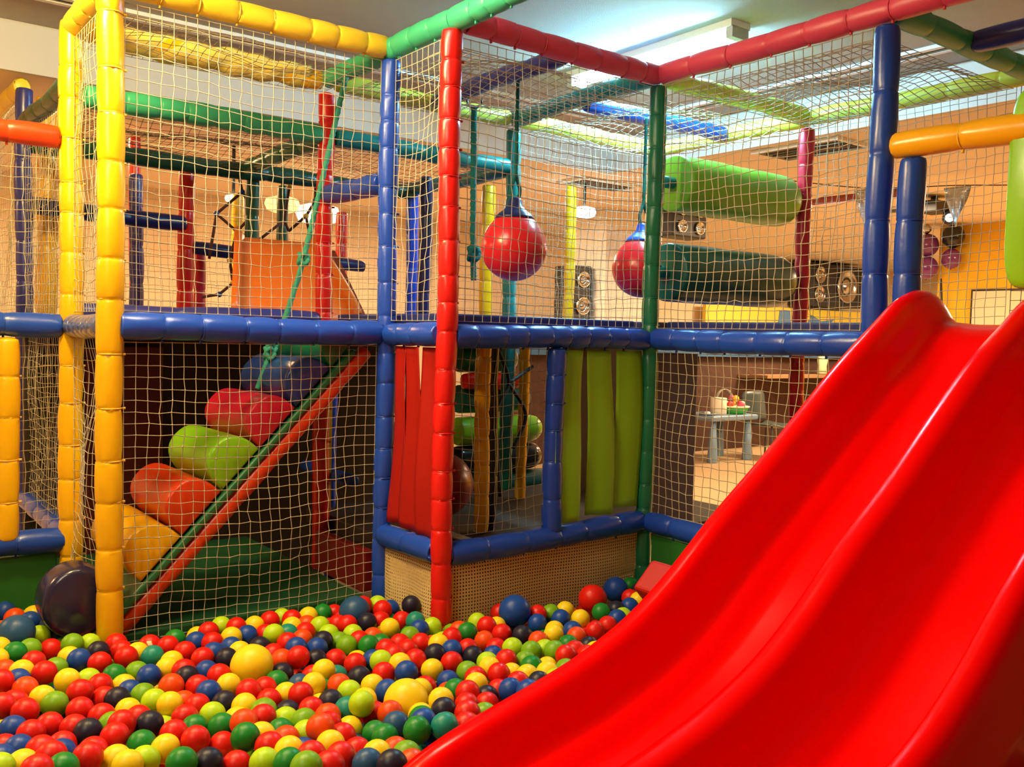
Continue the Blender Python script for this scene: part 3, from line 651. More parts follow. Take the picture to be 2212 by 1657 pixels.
roller('lime foam roller, upper of the two rollers behind the net', 2.43, G3 - 0.06, R_ + 0.075, 0.748, 0.135, vinyl('roller_lime', (0.20, 0.56, 0.03), 0.35), TEAL)
roller('dark green foam roller, lower of the two rollers behind the net', 2.41, G3 - 0.07, R_ + 0.08, 0.325, 0.140, vinyl('roller_green', (0.006, 0.11, 0.07), 0.3), TEAL)
for lb, z, m, a1 in (('green squeeze roll high in the dark lower bay', -0.135, GRN, 2.56), ('teal squeeze roll in the dark lower bay above the lime one', -0.375, vinyl('squeeze_teal', (0.008, 0.11, 0.08), 0.3), 2.66),
                 ('glossy lime squeeze roll in the dark lower bay', -0.565, LIME, 2.76), ('black squeeze roll beneath the lime roll in the lower bay', -0.735, vinyl('squeeze_black', (0.012, 0.015, 0.015), 0.2), 2.76), ('dark green squeeze roll lowest in the dark lower bay', -0.905, vinyl('squeeze_green', (0.006, 0.07, 0.05), 0.25), 2.87)):
    roller(lb, 2.16, a1, 1.0, z, 0.084, m, TEAL, 'squeeze_roll', 'squeeze rolls in the lower bay', False)
beam('red beam across the dark lower bay above the squeeze rolls', (2.14, 0.9, -0.268), (2.52, 0.9, -0.268), 0.05, RED, seg=0.3)
b = MB(); b.sphere(V(1.56, 0.22, -0.72), 0.155, 28, 18)
b.tube([V(1.56, 0.22, -0.57), V(1.56, 0.22, -0.3), V(1.56, 0.22, 0.0)], 0.01, 8)
tag(obj('punch_bag', b, vinyl('bag_dark_red', (0.24, 0.010, 0.008), 0.3)), 'dark red round punch bag behind the red post in the lower bay', 'punch bag')
post('black post in the shaded lower bay beside the short blue post', 1.64, -0.06, -0.9, 0.02, 0.036, vinyl('post_black', (0.012, 0.012, 0.010), 0.35), seg=0.2)
post('yellow post standing on the dark lower deck beside the black post', 1.575, -0.09, -0.89, 0.02, 0.035, YEL, seg=0.13)
post('narrow yellow post seen behind the first lime strip', 2.30, 0.55, -0.9, 0.0, 0.03, YEL, seg=0.14)
b = MB()
for pts in ([(2.02, 0.42, -0.06), (2.10, 0.42, -0.25), (2.02, 0.42, -0.42), (2.06, 0.42, -0.85)], [(2.10, 0.42, -0.25), (2.26, 0.42, -0.16)], [(2.02, 0.42, -0.42), (1.93, 0.42, -0.62)], [(2.10, 0.42, -0.25), (2.22, 0.42, -0.42), (2.14, 0.42, -0.6)]):
    b.tube(rope_pts([V(*p) for p in pts], 8), 0.010, 8)
tag(obj('rope_web', b, mat('rope_black', (0.012, 0.012, 0.012), 0.7)), 'black rope web between short blue post and lime strips', 'rope web')

# ============================================ orange ramp, brown rope web at the back
t = thing('ramp', 'orange ramp slide descending in the back bay behind the rope', 'slide', V(1.2, 1.1, 0.05))
g = []
for i in range(20):
    s = i / 19; z = 0.05 + 0.44 * s ** 0.85 + (0.03 * math.sin(max(0, (s - 0.8) / 0.2) * math.pi) if s > .8 else 0); bb = 0.98 + 0.42 * s
    a0, a1 = 0.80 + 0.17 * s, 1.52 - 0.08 * s
    g.append([V(a0, bb, z + 0.05), V(a0 + 0.02, bb, z + 0.055), V(a0 + 0.05, bb, z + 0.01)] + [V(a0 + 0.05 + (a1 - a0 - 0.1) * j / 8, bb, z) for j in range(9)] + [V(a1 - 0.05, bb, z + 0.01), V(a1 - 0.02, bb, z + 0.055), V(a1, bb, z + 0.05)])
b = MB(); b.strip(np.array(g), 0.012); obj('chute', b, ORA, t)
b = MB(); b.rings([[V(a, x, z) for x, z in ((0.98, 0.046), (1.42, 0.046), (1.42, 0.47))] for a in (1.54, 1.57)]); obj('side_wall', b, vinyl('ramp_side', (0.30, 0.04, 0.008), 0.4), t, smooth=False)
t = thing('rope_web', 'brown rope web with blue and yellow connectors in the back bay', 'rope web', V(1.2, 1.80, 0.05))
WR = mat('rope_brown', (0.10, 0.025, 0.012), 0.8); CB = mat('connector_blue', (0.02, 0.06, 0.35), 0.3); CY = mat('connector_yellow', (0.85, 0.5, 0.08), 0.3)
def wb(px, py):                      # node of the web, given on its own plane in frame units
    return V(px, 1.80, py)
ND = {'a': (1.16, 0.80), 'b': (1.01, 0.66), 'c': (1.24, 0.69), 'd': (1.13, 0.57), 'e': (0.97, 0.40), 'f': (1.09, 0.40), 'g': (1.25, 0.52), 'h': (1.22, 0.38), 'i': (1.11, 0.27), 'j': (1.03, 0.20), 'k': (1.21, 0.16), 'l': (0.93, 0.18), 'm': (1.30, 0.32),
      'n': (1.62, 0.80), 'o': (1.56, 0.70), 'p': (1.70, 0.66), 'q': (1.60, 0.52), 'r': (1.68, 0.56), 's': (1.60, 0.36), 't': (1.45, 0.60), 'u': (1.45, 0.86), 'v': (1.42, 0.66), 'w': (1.14, 0.89), 'x': (1.62, 0.89), 'y': (1.10, 0.34)}
b = MB()
for e in 'ab ac bd cd be df cg dg fy yi ij ik jl hm gh aw xn no np oq pr qr qs ot tv uv to im gv'.split():
    p, q = wb(*ND[e[0]]), wb(*ND[e[1]]); b.tube([p, p * 2 / 3 + q / 3, p / 3 + q * 2 / 3, q], 0.0085, 8)
obj('cords', b, WR, t)
for k, m in (('a', CB), ('b', CB), ('c', CY), ('d', CY), ('f', CY), ('i', CY), ('j', CB), ('n', CB), ('o', CY), ('r', CY), ('u', CY), ('q', CB)):
    b = MB(); b.sphere(wb(*ND[k]), 0.017, 14, 10); obj('connector', b, m, t)

# ============================================ red slide
def catmull(P, n): return rope_pts(np.array([(p[0], p[1], 0) for p in P]), n)[:, :2]
PATH = [(2.32, -0.060), (2.24, -0.060), (2.14, -0.095), (2.02, -0.20), (1.82, -0.355), (1.65, -0.48), (1.48, -0.61), (1.27, -0.765), (1.09, -0.905), (0.93, -1.005), (0.75, -1.075), (0.60, -1.115), (0.46, -1.145), (0.33, -1.17), (0.22, -1.19), (0.13, -1.20)]
RIMH = [0.05, 0.185, 0.245, 0.285, 0.305, 0.295, 0.29, 0.295, 0.29, 0.285, 0.27, 0.26, 0.25, 0.235, 0.20, 0.14]
path = catmull([(p[0], p[1] + 0.14) for p in PATH], 6); rim = catmull([(i, h) for i, h in enumerate(RIMH)], 6)[:, 1]
BL, BM_, BR = -1.80, -2.215, -2.62
def lane(b0, b1):                   # cross-section between two rims, fractions of rim height
    w = b0 - b1
    return [(b0 - w * f, h) for f, h in ((0.07, 0.985), (0.10, 0.92), (0.13, 0.76), (0.155, 0.56), (0.185, 0.40), (0.22, 0.31), (0.28, 0.26), (0.33, 0.20), (0.37, 0.10), (0.41, 0.035), (0.47, 0.008), (0.60, 0.0), (0.74, 0.015), (0.81, 0.07), (0.85, 0.26), (0.88, 0.56), (0.915, 0.86), (0.95, 0.985))]
SEC = [(BL + 0.030, 0.25), (BL + 0.030, 0.62), (BL + 0.027, 0.86), (BL + 0.012, 0.97), (BL - 0.008, 1.0)] + lane(BL, BM_) + [(BM_, 1.0)] + lane(BM_, BR) + [(BR, 1.0), (BR - 0.02, 0.97), (BR - 0.033, 0.86), (BR - 0.036, 0.5), (BR - 0.04, 0.05), (BR - 0.045, -0.55)]
tg = np.gradient(path, axis=0); tg /= np.linalg.norm(tg, axis=1)[:, None]
nm = np.stack([tg[:, 1], -tg[:, 0]], 1); nm[nm[:, 1] < 0] *= -1
g = []
for i in range(len(path)):
    s = i / (len(path) - 1) * (len(RIMH) - 1)
    row = []
    for bb, h in SEC:
        head = max(0.0, min(1.0, (1.9 - path[i][0]) / -0.25))           # towards the head the flanks stand steeper
        hh = max(h, 0.0) ** (1 + 1.1 * head) * rim[i] * 0.60 if h > 0 else h * rim[i] * 0.60
        if bb < BL - 0.30: hh *= 1 - 0.12 * head
        # rim drops away at the head of the slide, lanes run level onto the deck
        q = path[i] + nm[i] * hh + np.array([0, -0.01])
        row.append(V(q[0], bb, q[1]))
    g.append(row)
b = MB(); b.strip(np.array(g)[:, ::-1], 0.012)
SLM = mat('slide_red', (0.78, 0.0, 0.0), 0.20, 0.12)
t = thing('slide', 'glossy red double lane slide sweeping down into the ball pit', 'slide', V(1.2, BM_, -1.3))
obj('chute', b, SLM, t)

# ============================================ parts of the slide entrance and pit side
t = thing('padded_divider', 'lime padded divider hanging over the slide top under the amber beam', 'divider', V(G2 - 0.03, -2.17, 0.17))
b = MB(); pr = [(0.0, 0.03), (0.055, 0.0), (0.115, 0.0), (0.15, 0.03)]
hw = 0.12; zz0, zz1 = 0.19, 0.83; ring = []
for k in range(32):
    th = k * 2 * math.pi / 32; cx = math.copysign(abs(math.cos(th)) ** 0.4, math.cos(th)); cz = math.copysign(abs(math.sin(th)) ** 0.35, math.sin(th)); ring.append((cx, cz))
b.rings([[V(G2 - 0.03 + da, -2.175 + cx * (hw - dd), (zz0 + zz1) / 2 + cz * ((zz1 - zz0) / 2 - dd)) for cx, cz in ring] for da, dd in ((0, 0.02), (0.008, 0.006), (0.02, 0), (0.07, 0), (0.082, 0.006), (0.09, 0.02))])
obj('foam_body', b, LIME, t)
b = MB(); pad_mesh(b, V(G2 + 0.10, -2.205, 0.02), V(G2 + 0.10, -2.205, 0.20), 0.035, 0.2); obj('post_stub', b, BBLU, t)
b = MB(); c = V(1.15, P_ - 0.06, -0.74)
b.box(c, (0.055, 0.07, 0.075), (U * 0.72 + Z * 0.69, W, U * -0.69 + Z * 0.72)); b.box(c + U * 0.01 - Z * 0.2, (0.04, 0.06, 0.2))
o = obj('padded_wedge', b, mat('wedge_red', (0.34, 0.006, 0.005), 0.45, 0.15), smooth=False); md = o.modifiers.new('soft', 'BEVEL'); md.width = 0.012; md.segments = 3
tag(o, 'small dull red pad tucked against the outer edge of the slide', 'pad')

# ============================================ far room: table, chair, counter, decorations
BT = mat('pale_blue_plastic', (0.17, 0.27, 0.38), 0.4)
ta, tb_ = 8.05, 4.05
t = thing('kids_table', 'pale blue plastic kids table with tapered legs in the far room', 'table', V(ta, tb_, -1.45))
b = MB(); b.abz(ta - 0.42, ta + 0.42, tb_ - 0.30, tb_ + 0.30, -0.95, -0.885); o = obj('tabletop', b, BT, t, smooth=False); md = o.modifiers.new('soft', 'BEVEL'); md.width = 0.02; md.segments = 3
for da in (-0.32, 0.32):
    for db in (-0.22, 0.22):
        b = MB(); b.lathe(V(ta + da, tb_ + db, -1.45), [(0.060, 0), (0.062, 0.01), (0.052, 0.2), (0.030, 0.50)], 18); obj('leg', b, BT, t)
b = MB(); b.lathe(V(ta - 0.10, tb_ - 0.10, -0.885), [(0.09, 0), (0.10, 0.01), (0.098, 0.20), (0.08, 0.205), (0.02, 0.20)], 24)
tag(obj('paper_roll', b, mat('cream_paper', (0.75, 0.66, 0.50), 0.8)), 'cream paper roll standing on the pale blue kids table', 'paper roll')
t = thing('toy_basket', 'green toy basket with clear lid and coloured toys on the kids table', 'basket', V(ta + 0.22, tb_ - 0.08, -0.885))
b = MB(); b.lathe(V(ta + 0.22, tb_ - 0.08, -0.885), [(0.13, 0), (0.15, 0.02), (0.17, 0.07), (0.175, 0.085), (0.16, 0.085), (0.15, 0.03)], 24); obj('basket', b, mat('toy_green', (0.05, 0.45, 0.06), 0.5), t)
b = MB(); b.lathe(V(ta + 0.22, tb_ - 0.08, -0.805), [(0.185, 0), (0.19, 0.008), (0.185, 0.016)], 24); obj('rim', b, mat('toy_cream', (0.8, 0.72, 0.45), 0.6), t)
tm = [mat('toy_' + n, c, 0.5) for n, c in (('red', (0.6, 0.03, 0.03)), ('cream2', (0.8, 0.7, 0.4)), ('pink', (0.6, 0.08, 0.16)), ('gold', (0.8, 0.5, 0.05)))]
for k in range(9):
    b = MB(); q = k * 2.4; rr_ = 0.10 if k < 6 else 0.04
    b.sphere(V(ta + 0.22 + rr_ * math.cos(q), tb_ - 0.08 + rr_ * math.sin(q), -0.77 + (0.07 if k >= 6 else 0)), 0.042, 14, 9); obj('toy', b, tm[k % 4], t)
b = MB()
b.strip(np.array([[V(ta + 0.22 + 0.17 * math.cos(x) , tb_ + 0.06 + 0.05 * math.sin(y), -0.79 + 0.20 * math.sin(x)) for y in np.linspace(0, math.pi, 7)] for x in np.linspace(0.0, math.pi, 15)]), 0.004)
obj('clear_lid', b, mat('clear_plastic', (0.75, 0.78, 0.7), 0.15, trans=0.75), t)
b = MB(); b.lathe(V(ta - 0.32, tb_ - 0.12, -0.885), [(0.05, 0), (0.10, 0.015), (0.11, 0.02), (0.05, 0.01)], 20); b.sphere(V(ta - 0.32, tb_ - 0.12, -0.86), 0.04, 12, 8, (1, 1, 0.5))
tag(obj('plate', b, mat('white_plate', (0.6, 0.66, 0.72), 0.4)), 'white plate lying on the kids table near the paper roll', 'plate')
GREY = mat('grey_green_plastic', (0.045, 0.062, 0.058), 0.4)
ca, cb = 8.75, 3.80
t = thing('chair', 'grey green plastic chair beside the pale blue kids table', 'chair', V(ca, cb, -1.45))
b = MB(); g = []
for i in range(9):
    s = i / 8
    g.append([V(ca - 0.22 + 0.44 * s, cb - 0.22 + 0.44 * j / 8, -1.02 + 0.02 * math.cos(s * 6) - 0.02 * math.sin(math.pi * j / 8)) for j in range(9)])
b.strip(np.array(g), 0.018); obj('seat', b, GREY, t)
b = MB(); g = []
for i in range(9):
    s = i / 8
    g.append([V(ca - 0.22 + 0.44 * j / 8, cb + 0.22 + 0.06 * s - 0.05 * math.sin(math.pi * j / 8), -0.98 + 0.36 * s - (0.04 if j in (0, 8) and i == 8 else 0)) for j in range(9)])
b.strip(np.array(g), 0.016); obj('backrest', b, GREY, t)
for da in (-0.19, 0.19):
    for db in (-0.19, 0.19):
        b = MB(); b.tube([V(ca + da * 1.15, cb + db * 1.15, -1.45), V(ca + da * 1.05, cb + db * 1.05, -1.25), V(ca + da, cb + db, -1.1), V(ca + da * 0.9, cb + db * 0.9, -1.03)], 0.013, 10); obj('leg', b, mat('chair_leg', (0.05, 0.05, 0.05), 0.4), t)
# counter: brick base, blue ledge, yellow back board with painted shapes
t = thing('counter', 'brick counter with blue ledge behind the kids table', 'counter', V(8.6, 4.75, -1.45))
BR = bpy.data.materials.new('brown_brick'); BR.use_nodes = True
nt = BR.node_tree; bs = nt.nodes['Principled BSDF']; bt = nt.nodes.new('ShaderNodeTexBrick'); tc = nt.nodes.new('ShaderNodeTexCoord'); mp = nt.nodes.new('ShaderNodeMapping')
mp.inputs['Rotation'].default_value = (math.pi / 2, 0, -TH); nt.links.new(tc.outputs['Object'], mp.inputs['Vector']); nt.links.new(mp.outputs['Vector'], bt.inputs['Vector'])
bt.inputs['Color1'].default_value = (0.085, 0.028, 0.010, 1); bt.inputs['Color2'].default_value = (0.062, 0.020, 0.008, 1); bt.inputs['Mortar'].default_value = (0.05, 0.024, 0.012, 1)
bt.inputs['Scale'].default_value = 4.0; bt.inputs['Mortar Size'].default_value = 0.02; nt.links.new(bt.outputs['Color'], bs.inputs['Base Color']); bs.inputs['Roughness'].default_value = 0.8
b = MB(); b.abz(5.2, 14.8, 4.70, 4.9, -1.45, -0.20); obj('brick_base', b, BR, t, smooth=False)
b = MB(); b.abz(5.2, 14.8, 4.62, 4.98, -0.199, -0.12); obj('ledge', b, mat('ledge_blue', (0.04, 0.14, 0.30), 0.5), t, smooth=False)
b = MB(); b.abz(5.2, 14.8, 4.70, 4.80, -0.119, -0.06); obj('ledge_trim', b, mat('ledge_yellow', (0.7, 0.5, 0.08), 0.5), t, smooth=False)
t = thing('painted_board', 'yellow painted board with blue wavy shapes above the counter', 'board', V(11.4, 5.3, -0.1))
b = MB(); b.abz(9.2, 13.6, 5.30, 5.36, -0.10, 0.54); obj('board', b, mat('board_yellow', (0.85, 0.60, 0.06), 0.6), t, smooth=False)
def flat(name, poly, m, par, b0=5.285):
    q = MB(); q.rings([[V(x, bb, z) for x, z in poly] for bb in (b0, b0 + 0.014)]); return obj(name, q, m, par, smooth=False)
SB = mat('shape_blue', (0.10, 0.22, 0.42), 0.6)
flat('blue_shape', [(10.78, -0.09), (11.12, -0.09), (11.16, 0.15), (11.1, 0.5), (10.86, 0.5), (10.80, 0.1)], SB, t)
flat('blue_shape', [(11.55, -0.09), (12.05, -0.09), (12.3, 0.05), (12.1, 0.12), (12.35, 0.25), (12.1, 0.28), (12.25, 0.40), (11.9, 0.36), (11.65, 0.46), (11.5, 0.2)], SB, t)
flat('yellow_shape', [(11.5, 0.535), (11.55, 0.47), (11.9, 0.38), (12.0, 0.46), (11.95, 0.535)], mat('shape_yellow', (0.75, 0.62, 0.05), 0.6), t)
b = MB(); b.sphere(V(12.35, 4.85, 0.07), 0.14, 16, 12, (1, 1, 1.3)); tag(obj('balloon', b, mat('balloon_red', (0.45, 0.02, 0.03), 0.25)), 'dark red balloon resting on the ledge by the painted board', 'balloon')
b = MB(); b.abz(9.2, 12.4, 4.2, 4.5, -0.47, -0.43); tag(obj('bar_shelf', b, mat('shelf_wood', (0.30, 0.16, 0.07), 0.5), smooth=False), 'thin wooden bar shelf on the brick counter front', 'shelf')
b = MB(); b.abz(9.2, 12.4, 4.501, 4.695, -0.48, -0.44); obj('bracket', b, mat('shelf_wood', (0.30, 0.16, 0.07), 0.5), bpy.data.objects['bar_shelf'], smooth=False)
b = MB(); b.lathe(V(10.62, 4.35, -0.43), [(0.05, 0), (0.07, 0.02), (0.06, 0.12), (0.075, 0.2), (0.06, 0.27), (0.05, 0.3), (0.07, 0.36), (0.05, 0.43), (0.01, 0.45)], 18)
tag(obj('bottle', b, mat('pale_green_bottle', (0.55, 0.62, 0.35), 0.35)), 'pale green bottle figure standing on the wooden bar shelf', 'bottle')
# loudspeaker boxes with chrome cones
BLKM = mat('black_box', (0.012, 0.012, 0.014), 0.45); CHR = mat('chrome', (0.6, 0.58, 0.55), 0.15, metal=1.0)
def speaker(label, a, bb, z, w, h, d, cones):
    t = thing('loudspeaker', label, 'loudspeaker', V(a, bb, z - h / 2), 'loudspeakers in the far room')
    b = MB(); b.abz(a - w / 2, a + w / 2, bb, bb + d, z - h / 2, z + h / 2); o = obj('cabinet', b, BLKM, t, smooth=False); md = o.modifiers.new('soft', 'BEVEL'); md.width = 0.015; md.segments = 2
    for (da, dz, r) in cones:
        b = MB(); b.lathe(V(a + da, bb + 0.004, z + dz), [(r * 0.98, 0), (r, 0.03), (r * 0.86, 0.035), (r * 0.78, 0.012), (r * 0.45, -0.0), (r * 0.3, 0.03), (0.001, 0.045)], 24, axis=-W); obj('cone', b, CHR, t)
speaker('black loudspeaker with big chrome cone high beyond the crimson post', 12.0, 5.12, 0.92, 1.45, 0.66, 0.34, ((0.3, 0.0, 0.27), (-0.42, 0.15, 0.13), (-0.42, -0.15, 0.13)))
speaker('black loudspeaker with four chrome cones glimpsed between the rollers', 5.70, 2.46, 1.132, 0.46, 0.335, 0.24, ((-0.12, 0.085, 0.06), (0.12, 0.085, 0.06), (-0.12, -0.075, 0.06), (0.12, -0.075, 0.06)))
speaker('small dark loudspeaker beside the beige pillar', 5.26, 3.45, 0.44, 0.24, 0.56, 0.3, ((0, 0.14, 0.08), (0, -0.12, 0.09)))
# framed sheet on the yellow wall
t = thing('picture_frame', 'thin dark frame with pale sheet on the yellow wall behind the slide', 'picture', V(8.83, 0.95, -0.35))
b = MB(); b.abz(8.825, 8.845, 0.42, 1.37, -0.30, 0.61); obj('frame', b, mat('frame_dark', (0.02, 0.015, 0.01), 0.5), t, smooth=False)
b = MB(); b.abz(8.820, 8.8249, 0.44, 1.35, -0.28, 0.59); obj('sheet', b, mat('sheet_cream', (0.85, 0.62, 0.36), 0.8), t, smooth=False)
# balloons hung at the end of the yellow wall
PB = mat('balloon_purple', (0.16, 0.03, 0.16), 0.18, 0.6); KB = mat('balloon_black', (0.012, 0.012, 0.014), 0.2, 0.6)
bc = (8.55, 1.72)
for lb, da, db, z, r, m in (('purple balloon, upper of the lit pair in the cluster', 0.08, 0.04, 1.08, 0.112, PB), ('purple balloon, lower of the lit pair in the cluster', 0.08, 0.04, 0.84, 0.115, PB), ('small purple balloon tucked at the side of the cluster', 0.14, -0.19, 0.93, 0.10, PB),
                        ('black balloon on top of the cluster by the yellow wall', 0.14, -0.20, 1.16, 0.115, KB), ('black balloon on the side of the cluster by the back room', 0.12, 0.27, 0.96, 0.11, KB)):
    b = MB(); b.sphere(V(bc[0] + da, bc[1] + db, z), r, 20, 14, (1, 1, 1.08)); b.lathe(V(bc[0] + da, bc[1] + db, z - r * 1.16), [(r * 0.10, 0), (r * 0.05, r * 0.06), (r * 0.12, r * 0.12)], 10)
    tag(obj('balloon', b, m), lb, 'balloon', 'balloon cluster')
b = MB(); b.sphere(V(bc[0] + 0.06, bc[1] + 0.05, 1.247), 0.05, 14, 9); o = obj('mirror_ball', b, CHR, smooth=False); tag(o, 'small mirrored disco ball above the purple balloons', 'disco ball')
b = MB(); b.tube([V(8.63, 1.60, 0.72), V(8.63, 1.58, 0.5), V(8.62, 1.56, 0.3), V(8.65, 1.52, 0.12)], 0.012, 8); tag(obj('ribbon', b, mat('ribbon_black', (0.03, 0.015, 0.01), 0.6)), 'dark ribbon trailing below the balloon cluster', 'ribbon')
b = MB(); b.sphere(V(8.6, 1.98, 0.56), 0.08, 16, 12, (0.9, 0.9, 1.5)); tag(obj('balloon', b, mat('balloon_bronze', (0.20, 0.12, 0.08), 0.12, metal=0.8)), 'bronze foil balloon dangling beneath the cluster', 'balloon', 'balloon cluster')
t = thing('stage_light', 'black twin stage spotlight hung from the ceiling over the balloons', 'spotlight', V(6.9, 0.75, 1.02))
b = MB(); b.abz(6.75, 7.05, 0.66, 0.86, 1.16, 1.25); b.tube([V(6.9, 0.76, 1.24), V(6.9, 0.76, 1.26), V(6.9, 0.76, 1.28), V(6.9, 0.76, 1.30)], 0.03, 10); obj('mount', b, BLKM, t, smooth=False)
for da, db in ((-0.10, 0.13), (0.06, -0.11)):
    c = V(6.9 + da, 0.76 + db, 1.13); b = MB(); d = -U * 0.8 - W * 0.45 - Z * 0.35; d /= np.linalg.norm(d)
    b.lathe(c, [(0.05, -0.08), (0.055, 0.0), (0.06, 0.08), (0.05, 0.082), (0.045, 0.06)], 16, axis=d); h = obj('spot_can', b, BLKM, t)
    b = MB(); b.lathe(c, [(0.001, 0.070), (0.036, 0.070), (0.036, 0.076), (0.001, 0.076)], 16, axis=d); obj('lens', b, mat('lens_lit', (1, 1, 1), 0.4, emit=(1, 0.95, 0.85), estr=1.6), h)
# pennants
PEN = mat('holographic_foil', (0.42, 0.48, 0.55), 0.22, metal=0.6, var=0.5, vscale=30, bump=0.6, bscale=25)
for lb, px in (('silver blue pennant hanging under the ceiling behind the blue slide posts', (6.0, 0.09)), ('silver pennant half hidden behind the tall blue slide post', (5.65, 0.62)), ('silver pennant at the lime divider edge', (6.3, -0.34))):
    a, bb = px; n = 8; g = []
    for i in range(n + 1):
        s = i / n; w = 0.115 * (1 - s) + 0.004
        g.append([V(a + 0.006 * math.sin(5 * s + j), bb + w * (j / 4 - 0.5) * 2 * 0.9, LCZ - 0.097 - 0.30 * s) + U * 0.012 * math.sin(j * 2 + 6 * s) for j in range(5)])
    t = thing('pennant', lb, 'pennant', V(a, bb, LCZ - 0.4), 'pennants on a string')
    b = MB(); b.strip(np.array(g), 0.002); obj('foil', b, PEN, t)
b = MB(); b.tube(rope_pts([V(5.3, 1.15, LCZ - 0.005), V(5.65, 0.62, LCZ - 0.088), V(6.0, 0.09, LCZ - 0.088), V(6.3, -0.34, LCZ - 0.088), V(6.7, -0.95, LCZ - 0.005)], 14), 0.004, 6)
tag(obj('pennant_string', b, mat('string_dark', (0.06, 0.04, 0.03), 0.8)), 'dark string carrying the silver pennants below the ceiling', 'string')
b = MB(); b.strip(np.array([[V(6.2 + 0.01 * math.sin(i), 1.75 - 0.1 * i, LCZ - 0.02 - 0.07 * j) for j in range(2)] for i in range(12)]), 0.004)
tag(obj('banner', b, mat('banner_pink', (0.30, 0.06, 0.05), 0.6)), 'faded pink red banner strip under the ceiling behind the crimson post', 'banner')
# ceiling vents
def vent(label, a0, a1, b0, b1, along):
    t = thing('ceiling_vent', label, 'vent', V((a0 + a1) / 2, (b0 + b1) / 2, LCZ - 0.03), 'ceiling vents')
    b = MB(); e = 0.03
    for q in ((a0, a1, b0, b0 + e), (a0, a1, b1 - e, b1), (a0, a0 + e, b0 + e, b1 - e), (a1 - e, a1, b0 + e, b1 - e)): b.abz(*q, LCZ - 0.022, LCZ - 0.001)
    obj('frame', b, WHITE, t, smooth=False)
    b = MB(); b.abz(a0 + e, a1 - e, b0 + e, b1 - e, LCZ - 0.006, LCZ - 0.002); obj('opening', b, SLOT, t, smooth=False)
    b = MB()
    for k in range(1, 6):
        s = k / 6
        if along == 'b': x = a0 + (a1 - a0) * s; b.abz(x - 0.005, x + 0.005, b0 + e, b1 - e, LCZ - 0.018, LCZ - 0.007)
        else: y = b0 + (b1 - b0) * s; b.abz(a0 + e, a1 - e, y - 0.005, y + 0.005, LCZ - 0.018, LCZ - 0.007)
    obj('louver', b, mat('grey_louver', (0.22, 0.2, 0.17), 0.5), t, smooth=False)
vent('dark air vent in white frame on the low ceiling above the crimson post', 4.26, 4.66, -0.05, 0.62, 'b')
vent('dark air vent in white frame on the low ceiling by the beige pillar', 4.1, 4.75, 2.15, 2.5, 'a')
vent('flat air vent on the party room ceiling beyond the slide posts', 7.2, 7.5, 0.9, 1.7, 'b')
# lamps in the back rooms
def disc(label, c, r, es, col=(1, 0.85, 0.6), hang=None, name='ceiling_lamp'):
    t = thing(name, label, 'lamp', c, 'back room lamps')
    b = MB(); b.lathe(np.asarray(c), [(r * 0.5, 0), (r * 0.85, r * 0.12), (r, r * 0.45), (r * 0.9, r * 0.75), (r * 0.4, r * 0.9)], 20); obj('lamp_globe', b, mat('lamp_' + label[:9], col, 0.5, emit=col, estr=es), t)
    top = (LCZ + EYE) - c[2]
    b = MB(); b.tube([np.asarray(c) + Z * (r * 0.85), np.asarray(c) + Z * (r * 0.85 + (top - r * 0.85) * 0.3), np.asarray(c) + Z * (r * 0.85 + (top - r * 0.85) * 0.7), np.asarray(c) + Z * top], 0.012, 8); obj('stem', b, BLKM, t)
disc('white oval lamp glowing under the low ceiling beside the beige pillar', V(4.28, 2.34, LCZ - 0.30), 0.10, 8, (1, 0.95, 0.85))
disc('yellow globe lamp glowing between the dark green posts', V(2.15, 3.55, LCZ - 0.36), 0.14, 1.4, (1, 0.72, 0.25))
disc('round white lamp glowing behind the brown rope web near red post', V(2.62, 3.9, LCZ - 0.38), 0.19, 1.5, (1.0, 0.95, 0.85))
disc('small warm lamp glowing beyond the rope web', V(1.55, 3.0, LCZ - 0.40), 0.06, 5, (1, 0.8, 0.45))

